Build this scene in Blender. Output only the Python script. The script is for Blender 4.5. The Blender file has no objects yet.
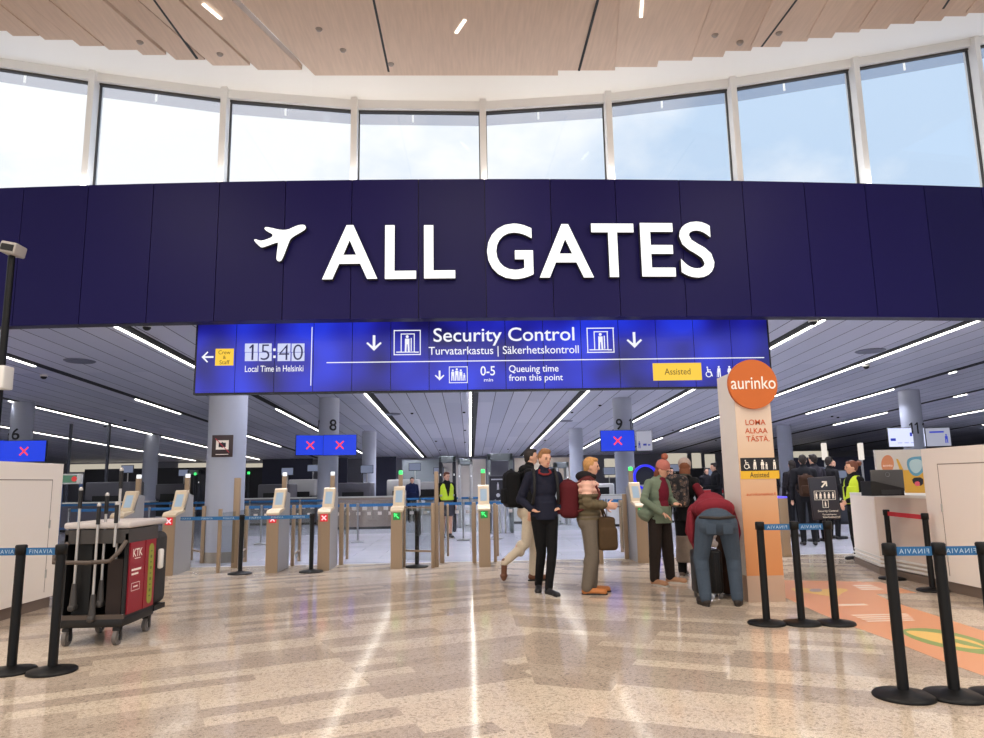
import bpy, bmesh, math, random
from mathutils import Vector, Matrix
random.seed(7)
PI = math.pi
S = bpy.context.scene
COL = S.collection
# ---------------------------------------------------------------- camera
F = 711.0; H = 1.45; CX, CY = 492.0, 369.0
_Y = Vector((-22, -113, -F)).normalized()
_X = Vector((1, .012, -(22 + 113 * .012) / F)).normalized()
_Z = _X.cross(_Y).normalized()
RW = Matrix(((_X.x, _Y.x, _Z.x), (_X.y, _Y.y, _Z.y), (_X.z, _Y.z, _Z.z)))   # world -> camera
RC = RW.transposed()
EYE = Vector((0, 0, H))
def ray(px, py): return RC @ Vector((px - CX, CY - py, -F))
def at(px, py, Y):
    d = ray(px, py); return EYE + d * (Y / d.y)
def gnd(px, py, z=0.0):
    d = ray(px, py); return EYE + d * ((z - H) / d.z)
def proj(p):
    c = RW @ (Vector(p) - EYE); return (CX + F * c.x / -c.z, CY - F * c.y / -c.z)
cam = bpy.data.cameras.new('camera'); cam.sensor_width = 36; cam.lens = F / 984 * 36
camo = bpy.data.objects.new('camera', cam); COL.objects.link(camo)
camo.matrix_world = Matrix.Translation(EYE) @ RC.to_4x4()
S.camera = camo
cam.clip_end = 400
# ---------------------------------------------------------------- materials
def lin(c):
    if max(c) > 1.001: c = [v / 255 for v in c]
    return [(v / 12.92 if v <= .04045 else ((v + .055) / 1.055) ** 2.4) for v in c]
MATS = {}
def mat(name, c, rough=.5, metal=0, emit=0, spec=.5, coat=0, noise=0, nscale=20):
    if name in MATS: return MATS[name]
    m = bpy.data.materials.new(name); m.use_nodes = True; nt = m.node_tree
    b = nt.nodes['Principled BSDF']; l = lin(c)
    b.inputs['Base Color'].default_value = (*l, 1)
    b.inputs['Roughness'].default_value = rough; b.inputs['Metallic'].default_value = metal
    b.inputs['Specular IOR Level'].default_value = spec
    b.inputs['Coat Weight'].default_value = coat
    if emit:
        b.inputs['Emission Color'].default_value = (*l, 1); b.inputs['Emission Strength'].default_value = emit
        b.inputs['Base Color'].default_value = (.01, .01, .01, 1)
    if noise:
        n = nt.nodes.new('ShaderNodeTexNoise'); n.inputs['Scale'].default_value = nscale; n.inputs['Detail'].default_value = 4
        tc = nt.nodes.new('ShaderNodeTexCoord'); nt.links.new(tc.outputs['Object'], n.inputs['Vector'])
        mx = nt.nodes.new('ShaderNodeMix'); mx.data_type = 'RGBA'
        mx.inputs[6].default_value = (*[v * (1 - noise) for v in l], 1); mx.inputs[7].default_value = (*[min(1, v * (1 + noise)) for v in l], 1)
        nt.links.new(n.outputs['Fac'], mx.inputs[0]); nt.links.new(mx.outputs[2], b.inputs['Base Color'])
    MATS[name] = m
    return m
def glassmat(name, tint=(236, 240, 242), amt=.9, rough=.02):
    if name in MATS: return MATS[name]
    m = bpy.data.materials.new(name); m.use_nodes = True; nt = m.node_tree; nt.nodes.clear()
    o = nt.nodes.new('ShaderNodeOutputMaterial'); t = nt.nodes.new('ShaderNodeBsdfTransparent'); g = nt.nodes.new('ShaderNodeBsdfGlossy')
    t.inputs[0].default_value = (*lin(tint), 1); g.inputs['Roughness'].default_value = rough
    mx = nt.nodes.new('ShaderNodeMixShader'); mx.inputs[0].default_value = 1 - amt
    nt.links.new(t.outputs[0], mx.inputs[1]); nt.links.new(g.outputs[0], mx.inputs[2]); nt.links.new(mx.outputs[0], o.inputs[0])
    MATS[name] = m; return m
class NT:
    def __init__(s, name, rough=.5):
        s.m = bpy.data.materials.new(name); s.m.use_nodes = True; s.t = s.m.node_tree
        s.b = s.t.nodes['Principled BSDF']; s.b.inputs['Roughness'].default_value = rough
        s.tc = s.n('ShaderNodeTexCoord'); MATS[name] = s.m
    def n(s, kind, **k):
        o = s.t.nodes.new(kind)
        for a, v in k.items(): setattr(o, a, v)
        return o
    def l(s, a, b): s.t.links.new(a, b)
    def math(s, op, a, b=None, c=None):
        o = s.n('ShaderNodeMath', operation=op)
        for i, v in enumerate((a, b, c)):
            if v is None: continue
            if isinstance(v, (int, float)): o.inputs[i].default_value = v
            else: s.l(v, o.inputs[i])
        return o.outputs[0]
    def mix(s, f, a, b, blend='MIX'):
        o = s.n('ShaderNodeMix', data_type='RGBA', blend_type=blend)
        for i, v in ((0, f), (6, a), (7, b)):
            if isinstance(v, (int, float)): o.inputs[i].default_value = v
            elif isinstance(v, (tuple, list)): o.inputs[i].default_value = (*lin(v), 1)
            else: s.l(v, o.inputs[i])
        return o.outputs[2]
    def ramp(s, f, stops, const=False):
        o = s.n('ShaderNodeValToRGB'); e = o.color_ramp.elements
        if const: o.color_ramp.interpolation = 'CONSTANT'
        while len(e) < len(stops): e.new(.5)
        for i, (p, c) in enumerate(stops): e[i].position = p; e[i].color = (*lin(c), 1)
        s.l(f, o.inputs[0]); return o.outputs[0]
# ---------------------------------------------------------------- mesh builder
class MB:
    def __init__(s): s.v = []; s.f = []; s.mi = []; s.sm = []
    def add(s, vs, fs, mi=0, smooth=False):
        o = len(s.v); s.v += [tuple(v) for v in vs]
        for f in fs: s.f.append([i + o for i in f]); s.mi.append(mi); s.sm.append(smooth)
        return s
    def box(s, c, d, rz=0, mi=0, M=None):
        R = Matrix.Rotation(rz, 3, 'Z') if M is None else M; c = Vector(c); vs = []
        for z in (-.5, .5):
            for x, y in ((-.5, -.5), (.5, -.5), (.5, .5), (-.5, .5)): vs.append(c + R @ Vector((x * d[0], y * d[1], z * d[2])))
        return s.add(vs, [(3, 2, 1, 0), (4, 5, 6, 7), (0, 1, 5, 4), (1, 2, 6, 5), (2, 3, 7, 6), (3, 0, 4, 7)], mi)
    def b2(s, a, b, mi=0):
        return s.box([(a[i] + b[i]) / 2 for i in range(3)], [abs(b[i] - a[i]) for i in range(3)], 0, mi)
    def rbox(s, c, d, r=.02, seg=2, M=None, mi=0, smooth=True):
        bm = bmesh.new(); bmesh.ops.create_cube(bm, size=1)
        for v in bm.verts: v.co = Vector((v.co.x * d[0], v.co.y * d[1], v.co.z * d[2]))
        bmesh.ops.bevel(bm, geom=list(bm.edges), offset=min(r, min(d) * .49), segments=seg, profile=.5, affect='EDGES')
        M = M or Matrix.Identity(3); c = Vector(c)
        bm.verts.index_update()
        s.add([c + M @ v.co for v in bm.verts], [[v.index for v in f.verts] for f in bm.faces], mi, smooth)
        bm.free(); return s
    def cone(s, p0, p1, r0, r1=None, n=16, mi=0, smooth=True, caps=True):
        r1 = r0 if r1 is None else r1; p0 = Vector(p0); p1 = Vector(p1); d = (p1 - p0).normalized()
        a = d.orthogonal().normalized(); b = d.cross(a); vs = []
        for p, r in ((p0, r0), (p1, r1)):
            for i in range(n): t = 2 * PI * i / n; vs.append(p + (a * math.cos(t) + b * math.sin(t)) * r)
        s.add(vs, [(i, (i + 1) % n, n + (i + 1) % n, n + i) for i in range(n)], mi, smooth)
        if caps:
            s.add(vs[:n], [list(range(n))[::-1]], mi); s.add(vs[n:], [list(range(n))], mi)
        return s
    def tube(s, pts, r, n=8, mi=0):
        pts = [Vector(p) for p in pts]; rings = []; a = None
        for i, p in enumerate(pts):
            d = (pts[min(i + 1, len(pts) - 1)] - pts[max(i - 1, 0)]).normalized()
            a = d.orthogonal().normalized() if a is None else (a - d * a.dot(d)).normalized()
            b = d.cross(a); rings.append([p + (a * math.cos(2 * PI * k / n) + b * math.sin(2 * PI * k / n)) * r for k in range(n)])
        vs = [v for R in rings for v in R]; fs = []
        for i in range(len(pts) - 1):
            for k in range(n): fs.append((i * n + k, i * n + (k + 1) % n, (i + 1) * n + (k + 1) % n, (i + 1) * n + k))
        s.add(vs, fs, mi, True); s.add(rings[0], [list(range(n))[::-1]], mi); s.add(rings[-1], [list(range(n))], mi); return s
    def lathe(s, prof, c=(0, 0, 0), n=32, mi=0):
        vs = []; c = Vector(c)
        for r, z in prof:
            for k in range(n): t = 2 * PI * k / n; vs.append(c + Vector((r * math.cos(t), r * math.sin(t), z)))
        fs = []
        for i in range(len(prof) - 1):
            for k in range(n): fs.append((i * n + k, i * n + (k + 1) % n, (i + 1) * n + (k + 1) % n, (i + 1) * n + k))
        return s.add(vs, fs, mi, True)
    def ball(s, c, r, n=14, mi=0, M=None):
        r = (r, r, r) if isinstance(r, (int, float)) else r; c = Vector(c); vs = []; m = n // 2
        M = M or Matrix.Identity(3)
        for i in range(m + 1):
            ph = PI * i / m - PI / 2
            for k in range(n):
                t = 2 * PI * k / n; vs.append(c + M @ Vector((r[0] * math.cos(ph) * math.cos(t), r[1] * math.cos(ph) * math.sin(t), r[2] * math.sin(ph))))
        fs = []
        for i in range(m):
            for k in range(n):
                q = (i * n + k, i * n + (k + 1) % n, (i + 1) * n + (k + 1) % n, (i + 1) * n + k); fs.append(q)
        return s.add(vs, fs, mi, True)
    def prism(s, poly, o, u, v, d, mi=0):
        """2D polygon in the plane o + a*u + b*v, pushed along d"""
        o, u, v, d = map(Vector, (o, u, v, d)); n = len(poly)
        if u.cross(v).dot(d) > 0: poly = poly[::-1]
        A = [o + u * p[0] + v * p[1] for p in poly]; B = [p + d for p in A]
        return s.add(A + B, [list(range(n)), list(range(2 * n - 1, n - 1, -1))] + [(i, n + i, n + (i + 1) % n, (i + 1) % n) for i in range(n)], mi)
    def build(s, name, mats, parent=None, origin=None, weld=False):
        me = bpy.data.meshes.new(name); o = Vector(origin) if origin is not None else None
        vs = s.v if o is None else [(v[0] - o.x, v[1] - o.y, v[2] - o.z) for v in s.v]
        me.from_pydata(vs, [], s.f); mats = mats if isinstance(mats, (list, tuple)) else [mats]
        for m in mats: me.materials.append(m)
        me.polygons.foreach_set('material_index', s.mi); me.polygons.foreach_set('use_smooth', s.sm); me.update()
        ob = bpy.data.objects.new(name, me); COL.objects.link(ob)
        if o is not None: ob.location = o
        if parent: ob.parent = parent
        return ob
def empty(name, loc=(0, 0, 0), rz=0):
    o = bpy.data.objects.new(name, None); COL.objects.link(o); o.location = loc; o.rotation_euler = (0, 0, rz); o.empty_display_size = .1
    return o
def tag(o, label=None, cat=None, group=None, kind=None):
    if label: o['label'] = label
    if cat: o['category'] = cat
    if group: o['group'] = group
    if kind: o['kind'] = kind
    return o
def struct(o, label=None):
    o['kind'] = 'structure'
    if label: o['label'] = label
    return o
def copy_tree(o, parent=None):
    c = o.copy(); COL.objects.link(c); c.parent = parent
    for ch in list(o.children): copy_tree(ch, c)
    return c
# text converted to a mesh fitted into width w and/or height h; local frame x right, z up, faces -Y
def textmb(body, w=None, h=None, depth=.004, offset=0.0, align='C', spacing=1.0, mirror=False):
    cu = bpy.data.curves.new('t', 'FONT'); cu.body = body; cu.size = 1; cu.extrude = 0; cu.offset = offset; cu.resolution_u = 5
    cu.space_character = spacing
    ob = bpy.data.objects.new('t', cu); COL.objects.link(ob)
    me = bpy.data.meshes.new_from_object(ob.evaluated_get(bpy.context.evaluated_depsgraph_get()))
    vs = [v.co.copy() for v in me.vertices]; fs = [list(p.vertices) for p in me.polygons]
    bpy.data.objects.remove(ob); bpy.data.curves.remove(cu); bpy.data.meshes.remove(me)
    if not vs: return [], []
    x0 = min(v.x for v in vs); x1 = max(v.x for v in vs); y0 = min(v.y for v in vs); y1 = max(v.y for v in vs)
    sx = w / (x1 - x0) if w else None; sy = h / (y1 - y0) if h else None
    sx = sx or sy; sy = sy or sx
    cx = {'C': (x0 + x1) / 2, 'L': x0, 'R': x1}[align]; cy = (y0 + y1) / 2
    out = [Vector(((v.x - cx) * sx * (-1 if mirror else 1), 0, (v.y - cy) * sy)) for v in vs]
    return out, fs
def add_text(mb, body, c, w=None, h=None, mi=0, M=None, align='C', offset=0., spacing=1., mirror=False, thick=0):
    vs, fs = textmb(body, w, h, offset=offset, align=align, spacing=spacing, mirror=mirror)
    M = M or Matrix.Identity(3); c = Vector(c)
    if thick:
        n = len(vs); T = M @ Vector((0, thick, 0)); cnt = {}
        A = [c + M @ v for v in vs]; B = [a + T for a in A]
        for f in fs:
            for i in range(len(f)):
                e = (f[i], f[(i + 1) % len(f)]); k = tuple(sorted(e)); cnt.setdefault(k, []).append(e)
        sides = [(e[0][1], e[0][0], e[0][0] + n, e[0][1] + n) for e in cnt.values() if len(e) == 1]
        mb.add(A + B, [list(f) for f in fs] + sides, mi)
    else: mb.add([c + M @ v for v in vs], [list(f) for f in fs], mi)
    return mb
# ================================================================ materials of the setting
def floor_material():
    N = NT('terrazzo_planks', .2); b = N.b
    sp = N.n('ShaderNodeSeparateXYZ'); N.l(N.tc.outputs['Object'], sp.inputs[0])
    ax = N.math('ABSOLUTE', N.math('SUBTRACT', sp.outputs[0], .45)); y = sp.outputs[1]
    c, s_ = math.cos(math.radians(24)), math.sin(math.radians(24))
    v = N.math('ADD', N.math('MULTIPLY', ax, s_), N.math('MULTIPLY', y, c))
    u = N.math('SUBTRACT', N.math('MULTIPLY', ax, c), N.math('MULTIPLY', y, s_))
    # a different shift each side of the ridge
    side = N.math('GREATER_THAN', sp.outputs[0], .45)
    u = N.math('ADD', u, N.math('MULTIPLY', side, 37.3)); v = N.math('ADD', v, N.math('MULTIPLY', side, 3.6))
    cb = N.n('ShaderNodeCombineXYZ'); N.l(u, cb.inputs[0]); N.l(v, cb.inputs[1])
    br = N.n('ShaderNodeTexBrick'); N.l(cb.outputs[0], br.inputs['Vector'])
    br.offset = .37; br.offset_frequency = 2; br.squash = 1
    for k, val in (('Scale', 1), ('Mortar Size', 0), ('Mortar Smooth', 0), ('Bias', 0), ('Brick Width', 1.15), ('Row Height', .19)): br.inputs[k].default_value = val
    br.inputs['Color1'].default_value = (0, 0, 0, 1); br.inputs['Color2'].default_value = (1, 1, 1, 1)
    base = N.ramp(br.outputs['Color'], [(0, (196, 181, 166)), (.32, (226, 210, 191)), (.58, (205, 190, 174)), (.72, (230, 215, 196))], True)
    # terrazzo chips
    vo = N.n('ShaderNodeTexVoronoi'); vo.inputs['Scale'].default_value = 60; N.l(N.tc.outputs['Object'], vo.inputs['Vector'])
    chip = N.ramp(vo.outputs['Color'], [(0, (120, 116, 112)), (.35, (235, 235, 235)), (.7, (255, 255, 255))])
    col = N.mix(.6, base, chip, 'MULTIPLY')
    n2 = N.n('ShaderNodeTexNoise'); n2.inputs['Scale'].default_value = 130; N.l(N.tc.outputs['Object'], n2.inputs['Vector'])
    col = N.mix(.4, col, N.ramp(n2.outputs['Fac'], [(.38, (120, 110, 100)), (.6, (255, 250, 240))]), 'MULTIPLY')
    N.l(col, b.inputs['Base Color']); b.inputs['Specular IOR Level'].default_value = .26
    n3 = N.n('ShaderNodeTexNoise'); n3.inputs['Scale'].default_value = 3; N.l(N.tc.outputs['Object'], n3.inputs['Vector'])
    N.l(N.math('MULTIPLY_ADD', n3.outputs['Fac'], .07, .07), b.inputs['Roughness'])
    return N.m
def backfloor_material():
    N = NT('grey_terrazzo', .22); b = N.b
    br = N.n('ShaderNodeTexBrick'); N.l(N.tc.outputs['Object'], br.inputs['Vector'])
    for k, val in (('Scale', 1), ('Mortar Size', .004), ('Brick Width', 1.2), ('Row Height', .6)): br.inputs[k].default_value = val
    br.inputs['Color1'].default_value = (*lin((176, 176, 186)), 1); br.inputs['Color2'].default_value = (*lin((188, 188, 198)), 1); br.inputs['Mortar'].default_value = (*lin((140, 140, 150)), 1)
    vo = N.n('ShaderNodeTexVoronoi'); vo.inputs['Scale'].default_value = 60; N.l(N.tc.outputs['Object'], vo.inputs['Vector'])
    N.l(N.mix(.15, br.outputs['Color'], vo.outputs['Color'], 'MULTIPLY'), b.inputs['Base Color'])
    return N.m
def ceiling_metal():
    N = NT('metal_ceiling_planks', .45); b = N.b
    sp = N.n('ShaderNodeSeparateXYZ'); N.l(N.tc.outputs['Object'], sp.inputs[0])
    w = .6467
    fx = N.math('DIVIDE', N.math('SUBTRACT', sp.outputs[0], .33), w)
    fr = N.math('FRACT', fx); fl = N.math('FLOOR', fx)
    e = N.math('MINIMUM', fr, N.math('SUBTRACT', 1, fr))
    seam = N.math('LESS_THAN', e, .022)
    # each plank its own slightly different sheet
    cb = N.n('ShaderNodeCombineXYZ'); N.l(fl, cb.inputs[0]); N.l(N.math('FLOOR', N.math('DIVIDE', sp.outputs[1], 7.0)), cb.inputs[1])
    wn = N.n('ShaderNodeTexWhiteNoise'); wn.noise_dimensions = '3D'; N.l(cb.outputs[0], wn.inputs['Vector'])
    base = N.ramp(wn.outputs['Value'], [(0, (196, 198, 214)), (.5, (208, 209, 222)), (1, (218, 218, 230))])
    N.l(N.mix(seam, base, (70, 72, 88)), b.inputs['Base Color']); b.inputs['Specular IOR Level'].default_value = .35
    return N.m
def wood_ceiling():
    N = NT('pale_wood_veneer', .6); b = N.b
    n = N.n('ShaderNodeTexNoise'); mp = N.n('ShaderNodeMapping'); N.l(N.tc.outputs['Object'], mp.inputs[0]); mp.inputs['Scale'].default_value = (9, .7, 1)
    N.l(mp.outputs[0], n.inputs['Vector']); n.inputs['Scale'].default_value = 2.5; n.inputs['Detail'].default_value = 5
    at_ = N.n('ShaderNodeAttribute'); at_.attribute_name = 'tone'
    base = N.ramp(at_.outputs['Fac'], [(0, (204, 180, 162)), (1, (216, 194, 177))])
    grain = N.ramp(n.outputs['Fac'], [(.35, (238, 238, 238)), (.65, (255, 255, 255))])
    N.l(N.mix(.7, base, grain, 'MULTIPLY'), b.inputs['Base Color'])
    return N.m
def fascia_mat():
    N = NT('purple_blue_panel', .42); b = N.b
    at_ = N.n('ShaderNodeAttribute'); at_.attribute_name = 'tone'
    N.l(N.ramp(at_.outputs['Fac'], [(0, (24, 19, 74)), (1, (30, 24, 86))]), b.inputs['Base Color']); b.inputs['Specular IOR Level'].default_value = .14
    return N.m
M_FLOOR = floor_material(); M_BFLOOR = backfloor_material(); M_CEIL = ceiling_metal(); M_WOOD = wood_ceiling(); M_FASC = fascia_mat()
M_WHITE = mat('white_paint', (232, 230, 224), .5); M_BLACK = mat('black_plastic', (12, 12, 13), .5); M_BLACKM = mat('black_powder_coat', (11, 11, 12), .45, 0, 0, .3)
M_ALU = mat('aluminium', (190, 188, 182), .35, .8); M_GLASS = glassmat('window_glass', (248, 249, 250), .96)
M_CLEAR = glassmat('barrier_glass', (238, 241, 241), .95)
M_BRONZE = mat('bronze_cladding', (156, 134, 110), .4, .3); M_GREY = mat('grey_metal_side', (158, 156, 156), .4, .1)
M_LIT = mat('lamp_white', (255, 250, 240), emit=9.0); M_SCRW = mat('screen_white', (255, 255, 255), emit=1.1)
M_SCRB = mat('screen_blue', (22, 62, 225), emit=1.0); M_RED = mat('screen_red', (255, 66, 82), emit=1.1); M_GREEN = mat('led_green', (70, 255, 120), emit=1.6)
M_YEL = mat('screen_yellow', (252, 206, 60), emit=1.0); M_LETTER = mat('lit_letter_white', (255, 254, 250), emit=1.35)
M_INK = mat('dark_lettering', (26, 26, 32), .6)
def tones(ob, vals):
    a = ob.data.attributes.new('tone', 'FLOAT', 'FACE')
    a.data.foreach_set('value', vals)
def attri(ob, per):            # a random tone per group of `per` faces
    n = len(ob.data.polygons); tones(ob, [random.Random(i // per * 7 + 3).random() for i in range(n)])
# ================================================================ floors
YG = gnd(450, 562).y
struct(MB().b2((-24, -9, -.2), (26, YG, 0)).build('floor', M_FLOOR), 'pale beige terrazzo floor in a chevron of two tones in the front hall')
struct(MB().b2((-46, YG, -.2), (46, 66, -.001)).build('floor', M_BFLOOR), 'cool grey terrazzo floor behind the gates')
struct(MB().b2((-24, YG - .02, 0), (26, YG + .02, .002)).build('trim_1', M_ALU))
# ================================================================ back hall
def hc(y): return 5.58 - .0366 * y
YC0, YC1 = 12.3, 58.0
mb = MB(); A = [(-46, YC0, hc(YC0)), (46, YC0, hc(YC0)), (46, YC1, hc(YC1)), (-46, YC1, hc(YC1))]
mb.add(A + [(x, y, z + .25) for x, y, z in A], [(0, 3, 2, 1), (4, 5, 6, 7), (0, 1, 5, 4), (1, 2, 6, 5), (2, 3, 7, 6), (3, 0, 4, 7)])
struct(mb.build('ceiling', M_CEIL), 'grey metal plank ceiling of the back hall')
M_WALLB = mat('far_wall_grey', (120, 120, 132), .6); M_BEIGE = mat('far_wall_beige', (196, 184, 168), .6)
struct(MB().b2((-46, YC1, 0), (46, YC1 + .3, hc(YC1) + .2)).build('wall_back', M_WALLB))
struct(MB().b2((-46.3, YG, 0), (-46, YC1, 5.6)).build('wall_left', M_WALLB)); struct(MB().b2((46, YG, 0), (46.3, YC1, 5.6)).build('wall_right', M_WALLB))
# linear lights: a black channel with a lit diffuser on its inner (left) or outer side
M_CH = mat('black_channel', (8, 8, 10), .7)
lx = [(-21.4, 1, [(14, 57)]), (-16.4, 1, [(13, 25.5), (26, 38), (39, 57)]), (-11.9, 1, [(13, 19.9), (26, 30), (38, 46)]), (-7.65, 1, [(12.6, 24), (29, 38), (45, 53)]), (-3.55, 1, [(12.6, 57)]),
      (.22, 1, [(12.6, 57)]), (4.15, -1, [(12.6, 57)]), (8.0, -1, [(12.6, 22), (22.3, 40), (43, 55)]), (11.8, -1, [(12.6, 18), (18.1, 29), (29.5, 40), (44, 50)]),
      (15.75, -1, [(22.5, 22.8), (26, 33), (39, 41)]), (19.6, -1, [(27.5, 28.2), (33, 38)]), (24, -1, [(30, 35)]), (28.6, -1, [(36, 39)])]
words = ['far left', 'second from the left', 'third from the left', 'fourth from the left', 'just left of the middle, beside the far staff member', 'running straight away at the middle', 'just right of the middle, ending behind the two young men', 'right of the middle over the sign pillar', 'above the white staff desk', 'dark, above the tall white cupboard on the right', 'dark, second from the right over the right-hand screens', 'dark, next to the far right one', 'dark, the farthest right']
def sl(mb, x0, x1, y0, y1, dz0, dz1, mi=0):     # box following the sloping ceiling
    vs = []
    for y in (y0, y1):
        for x, d in ((x0, dz0), (x1, dz0), (x1, dz1), (x0, dz1)): vs.append((x, y, hc(y) + d))
    mb.add(vs, [(0, 1, 2, 3), (7, 6, 5, 4), (0, 4, 5, 1), (1, 5, 6, 2), (2, 6, 7, 3), (3, 7, 4, 0)], mi)
for (x, sd, segs), w in zip(lx, words):
    r = tag(empty('linear_light', (x, 35, 0)), 'long black ceiling light channel, ' + w, 'ceiling light', 'linear lights in the back hall ceiling')
    m = MB(); sl(m, x - .13, x + .13, 12.4, 57.8, -.012, .05); m.build('channel', M_CH, r, (x, 35, 0)).location = (0, 0, 0)
    for a, b in segs:
        m = MB(); sl(m, x - sd * .16 - .034, x - sd * .16 + .034, a, b, -.03, .02); o = m.build('diffuser', M_LIT, r, (x, 35, 0)); o.location = (0, 0, 0)
# dome cameras, vents, sprinklers in the back ceiling (pixel -> point on the sloping ceiling)
def onceil(px, py):
    d = ray(px, py); t = (5.58 - H) / (d.z + .0366 * d.y); return EYE + d * t
for px, py, w in ((147, 325, 'beside the left light channel at the band edge'), (44, 375, 'at the far left above the blue screen'), (813, 320, 'hard behind the band at right'), (866, 365, 'above the white staff desk')):
    p = onceil(px, py); r = tag(empty('dome_camera', p), 'dark dome camera on the grey ceiling, ' + w, 'camera', 'dome cameras')
    MB().cone((0, 0, .02), (0, 0, -.05), .11, .1).build('mount', M_WHITE, r); MB().ball((0, 0, -.05), (.09, .09, .08)).build('dome', M_BLACK, r)
for i, (px, py) in enumerate(((382, 409), (412, 413), (436, 441), (464, 412), (465, 430), (465, 442), (440, 450), (508, 449), (572, 412), (600, 405), (545, 440), (673, 430), (694, 428), (838, 417), (832, 416), (125, 420), (105, 426), (716, 440), (760, 452))):
    p = onceil(px, py); m = MB(); m.cone((0, 0, .02), (0, 0, -.05), .07, .055, 12)
    tag(m.build('ceiling_detector', M_BLACK), 'tiny dark round detector on the grey plank ceiling', 'detector', 'ceiling detectors').location = p
M_VENT = mat('vent_metal', (110, 112, 128), .5)
for px, py, w in ((80, 361, 'left, above the blue screen'), (870, 351, 'right, above the desk'), (392, 414, 'centre, between two light channels'), (565, 421, 'centre right, near the two blond men')):
    p = onceil(px, py); m = MB(); m.lathe([(0, -.02), (.2, -.02), (.34, -.03), (.4, 0), (.4, .02)], n=28)
    tag(m.build('air_vent', M_VENT), 'round grey air vent in the ceiling, ' + w, 'vent', 'round air vents').location = p
# columns
M_COL = mat('column_grey', (168, 172, 186), .45, .1); M_COLD = mat('column_base_steel', (150, 140, 128), .35, .6)
def digits(s, h, gap=.14, off=0):
    # digits set one by one, the 1 drawn with its flag
    V = []; Fc = []; x = 0
    for ch in s:
        if ch == '1':
            a = [(.16, 0), (.28, 0), (.28, 1), (.18, 1), (0, .8), (.04, .72), (.16, .82)]
            vs = [Vector((p[0] * h, 0, (p[1] - .5) * h)) for p in a]; fs = [[0, 1, 2, 3, 6], [3, 4, 5, 6]]
        else:
            vs, fs = textmb(ch, None, h, align='L', offset=off)
        w = max(v.x for v in vs); o = len(V)
        V += [v + Vector((x, 0, 0)) for v in vs]; Fc += [[i + o for i in f] for f in fs]; x += w + gap * h
    c = (x - gap * h) / 2
    return [v - Vector((c, 0, 0)) for v in V], Fc
def wraptext(mb, s, cx, cy, r, z, h, ang, mi=0, offset=0):
    vs, fs = textmb(s, None, h, offset=offset)
    if set(s) & set('1') :
        vs, fs = digits(s, h)
    out = []
    for v in vs:
        a = ang + v.x / r; out.append((cx + math.sin(a) * (r + .022), cy - math.cos(a) * (r + .022), z + v.z))
    mb.add(out, [list(f) for f in fs], mi)
cols = [(226, 470, 14.5, .37, '', ''), (328, 470, 26.5, .37, '8', '7'), (625, 470, 27.5, .37, '9', '10'), (18, 470, 26.5, .37, '6', '5'), (917, 470, 26.5, .37, '11', '12'),
        (369, 470, 38, .37, '', ''), (577, 470, 38, .37, '', ''), (150, 470, 38, .37, '', ''), (787, 470, 38, .37, '', ''), (-200, 470, 14.5, .37, '', '')]
colpos = []
for px, py, Y, r, t1, t2 in cols:
    p = at(px, py, Y); z1 = hc(Y) + .02; colpos.append(p)
    o = MB().cone((p.x, Y, 0), (p.x, Y, z1), r, r, 48).build('column', M_COL, None, (p.x, Y, 0)); struct(o)
    MB().cone((0, 0, 0), (0, 0, .2), r + .006, r + .006, 48).build('base_ring', M_COLD, o)
    if t1:
        zt = {'8': 425, '9': 424, '6': 434, '11': 428}[t1]; z = at(px, zt, Y - r).z; m = MB()
        a1, a2 = {'8': (.6, -1.15), '9': (-.6, 1.0), '6': (.1, -1.3), '11': (-.45, 1.0)}[t1]
        wraptext(m, t1, 0, 0, r, z, .42, a1, 0, .012); wraptext(m, t2, 0, 0, r, z, .42, a2, 0, .012); m.build('number', M_INK, o)
# ================================================================ band, letters
KB = .0048
def fb(x, y0): return y0 + KB * x * x
zb0, zb1 = at(480, 317.5, 11.5).z, at(480, 179, 11.5).z
PW = 1.125; x0 = at(351, 250, 11.5).x - 14 * PW
mb = MB()
for k in range(28):
    xa, xb = x0 + k * PW + .006, x0 + (k + 1) * PW - .006
    vs = [(x, fb(x, 11.5) + d, z) for d in (0, .06) for x in (xa, xb) for z in (zb0, zb1)]
    mb.add(vs, [(0, 2, 3, 1), (4, 5, 7, 6), (0, 1, 5, 4), (2, 6, 7, 3), (1, 3, 7, 5), (0, 4, 6, 2)])
o = mb.build('wall_front', M_FASC); attri(o, 6); struct(o, 'wide dark purple-blue panelled band over the gates')
mb = MB()
n = 40; xs = [x0 + 28 * PW * i / n for i in range(n + 1)]
for a, b in zip(xs, xs[1:]):
    vs = [(x, fb(x, y), z) for y in (11.56, 11.8) for x in (a, b) for z in (zb0 + .01, zb1 + .02)]
    mb.add(vs, [(0, 2, 3, 1), (4, 5, 7, 6), (1, 3, 7, 5), (0, 4, 6, 2)])
struct(mb.build('trim_2', mat('band_backing', (30, 26, 46), .5)))
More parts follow.
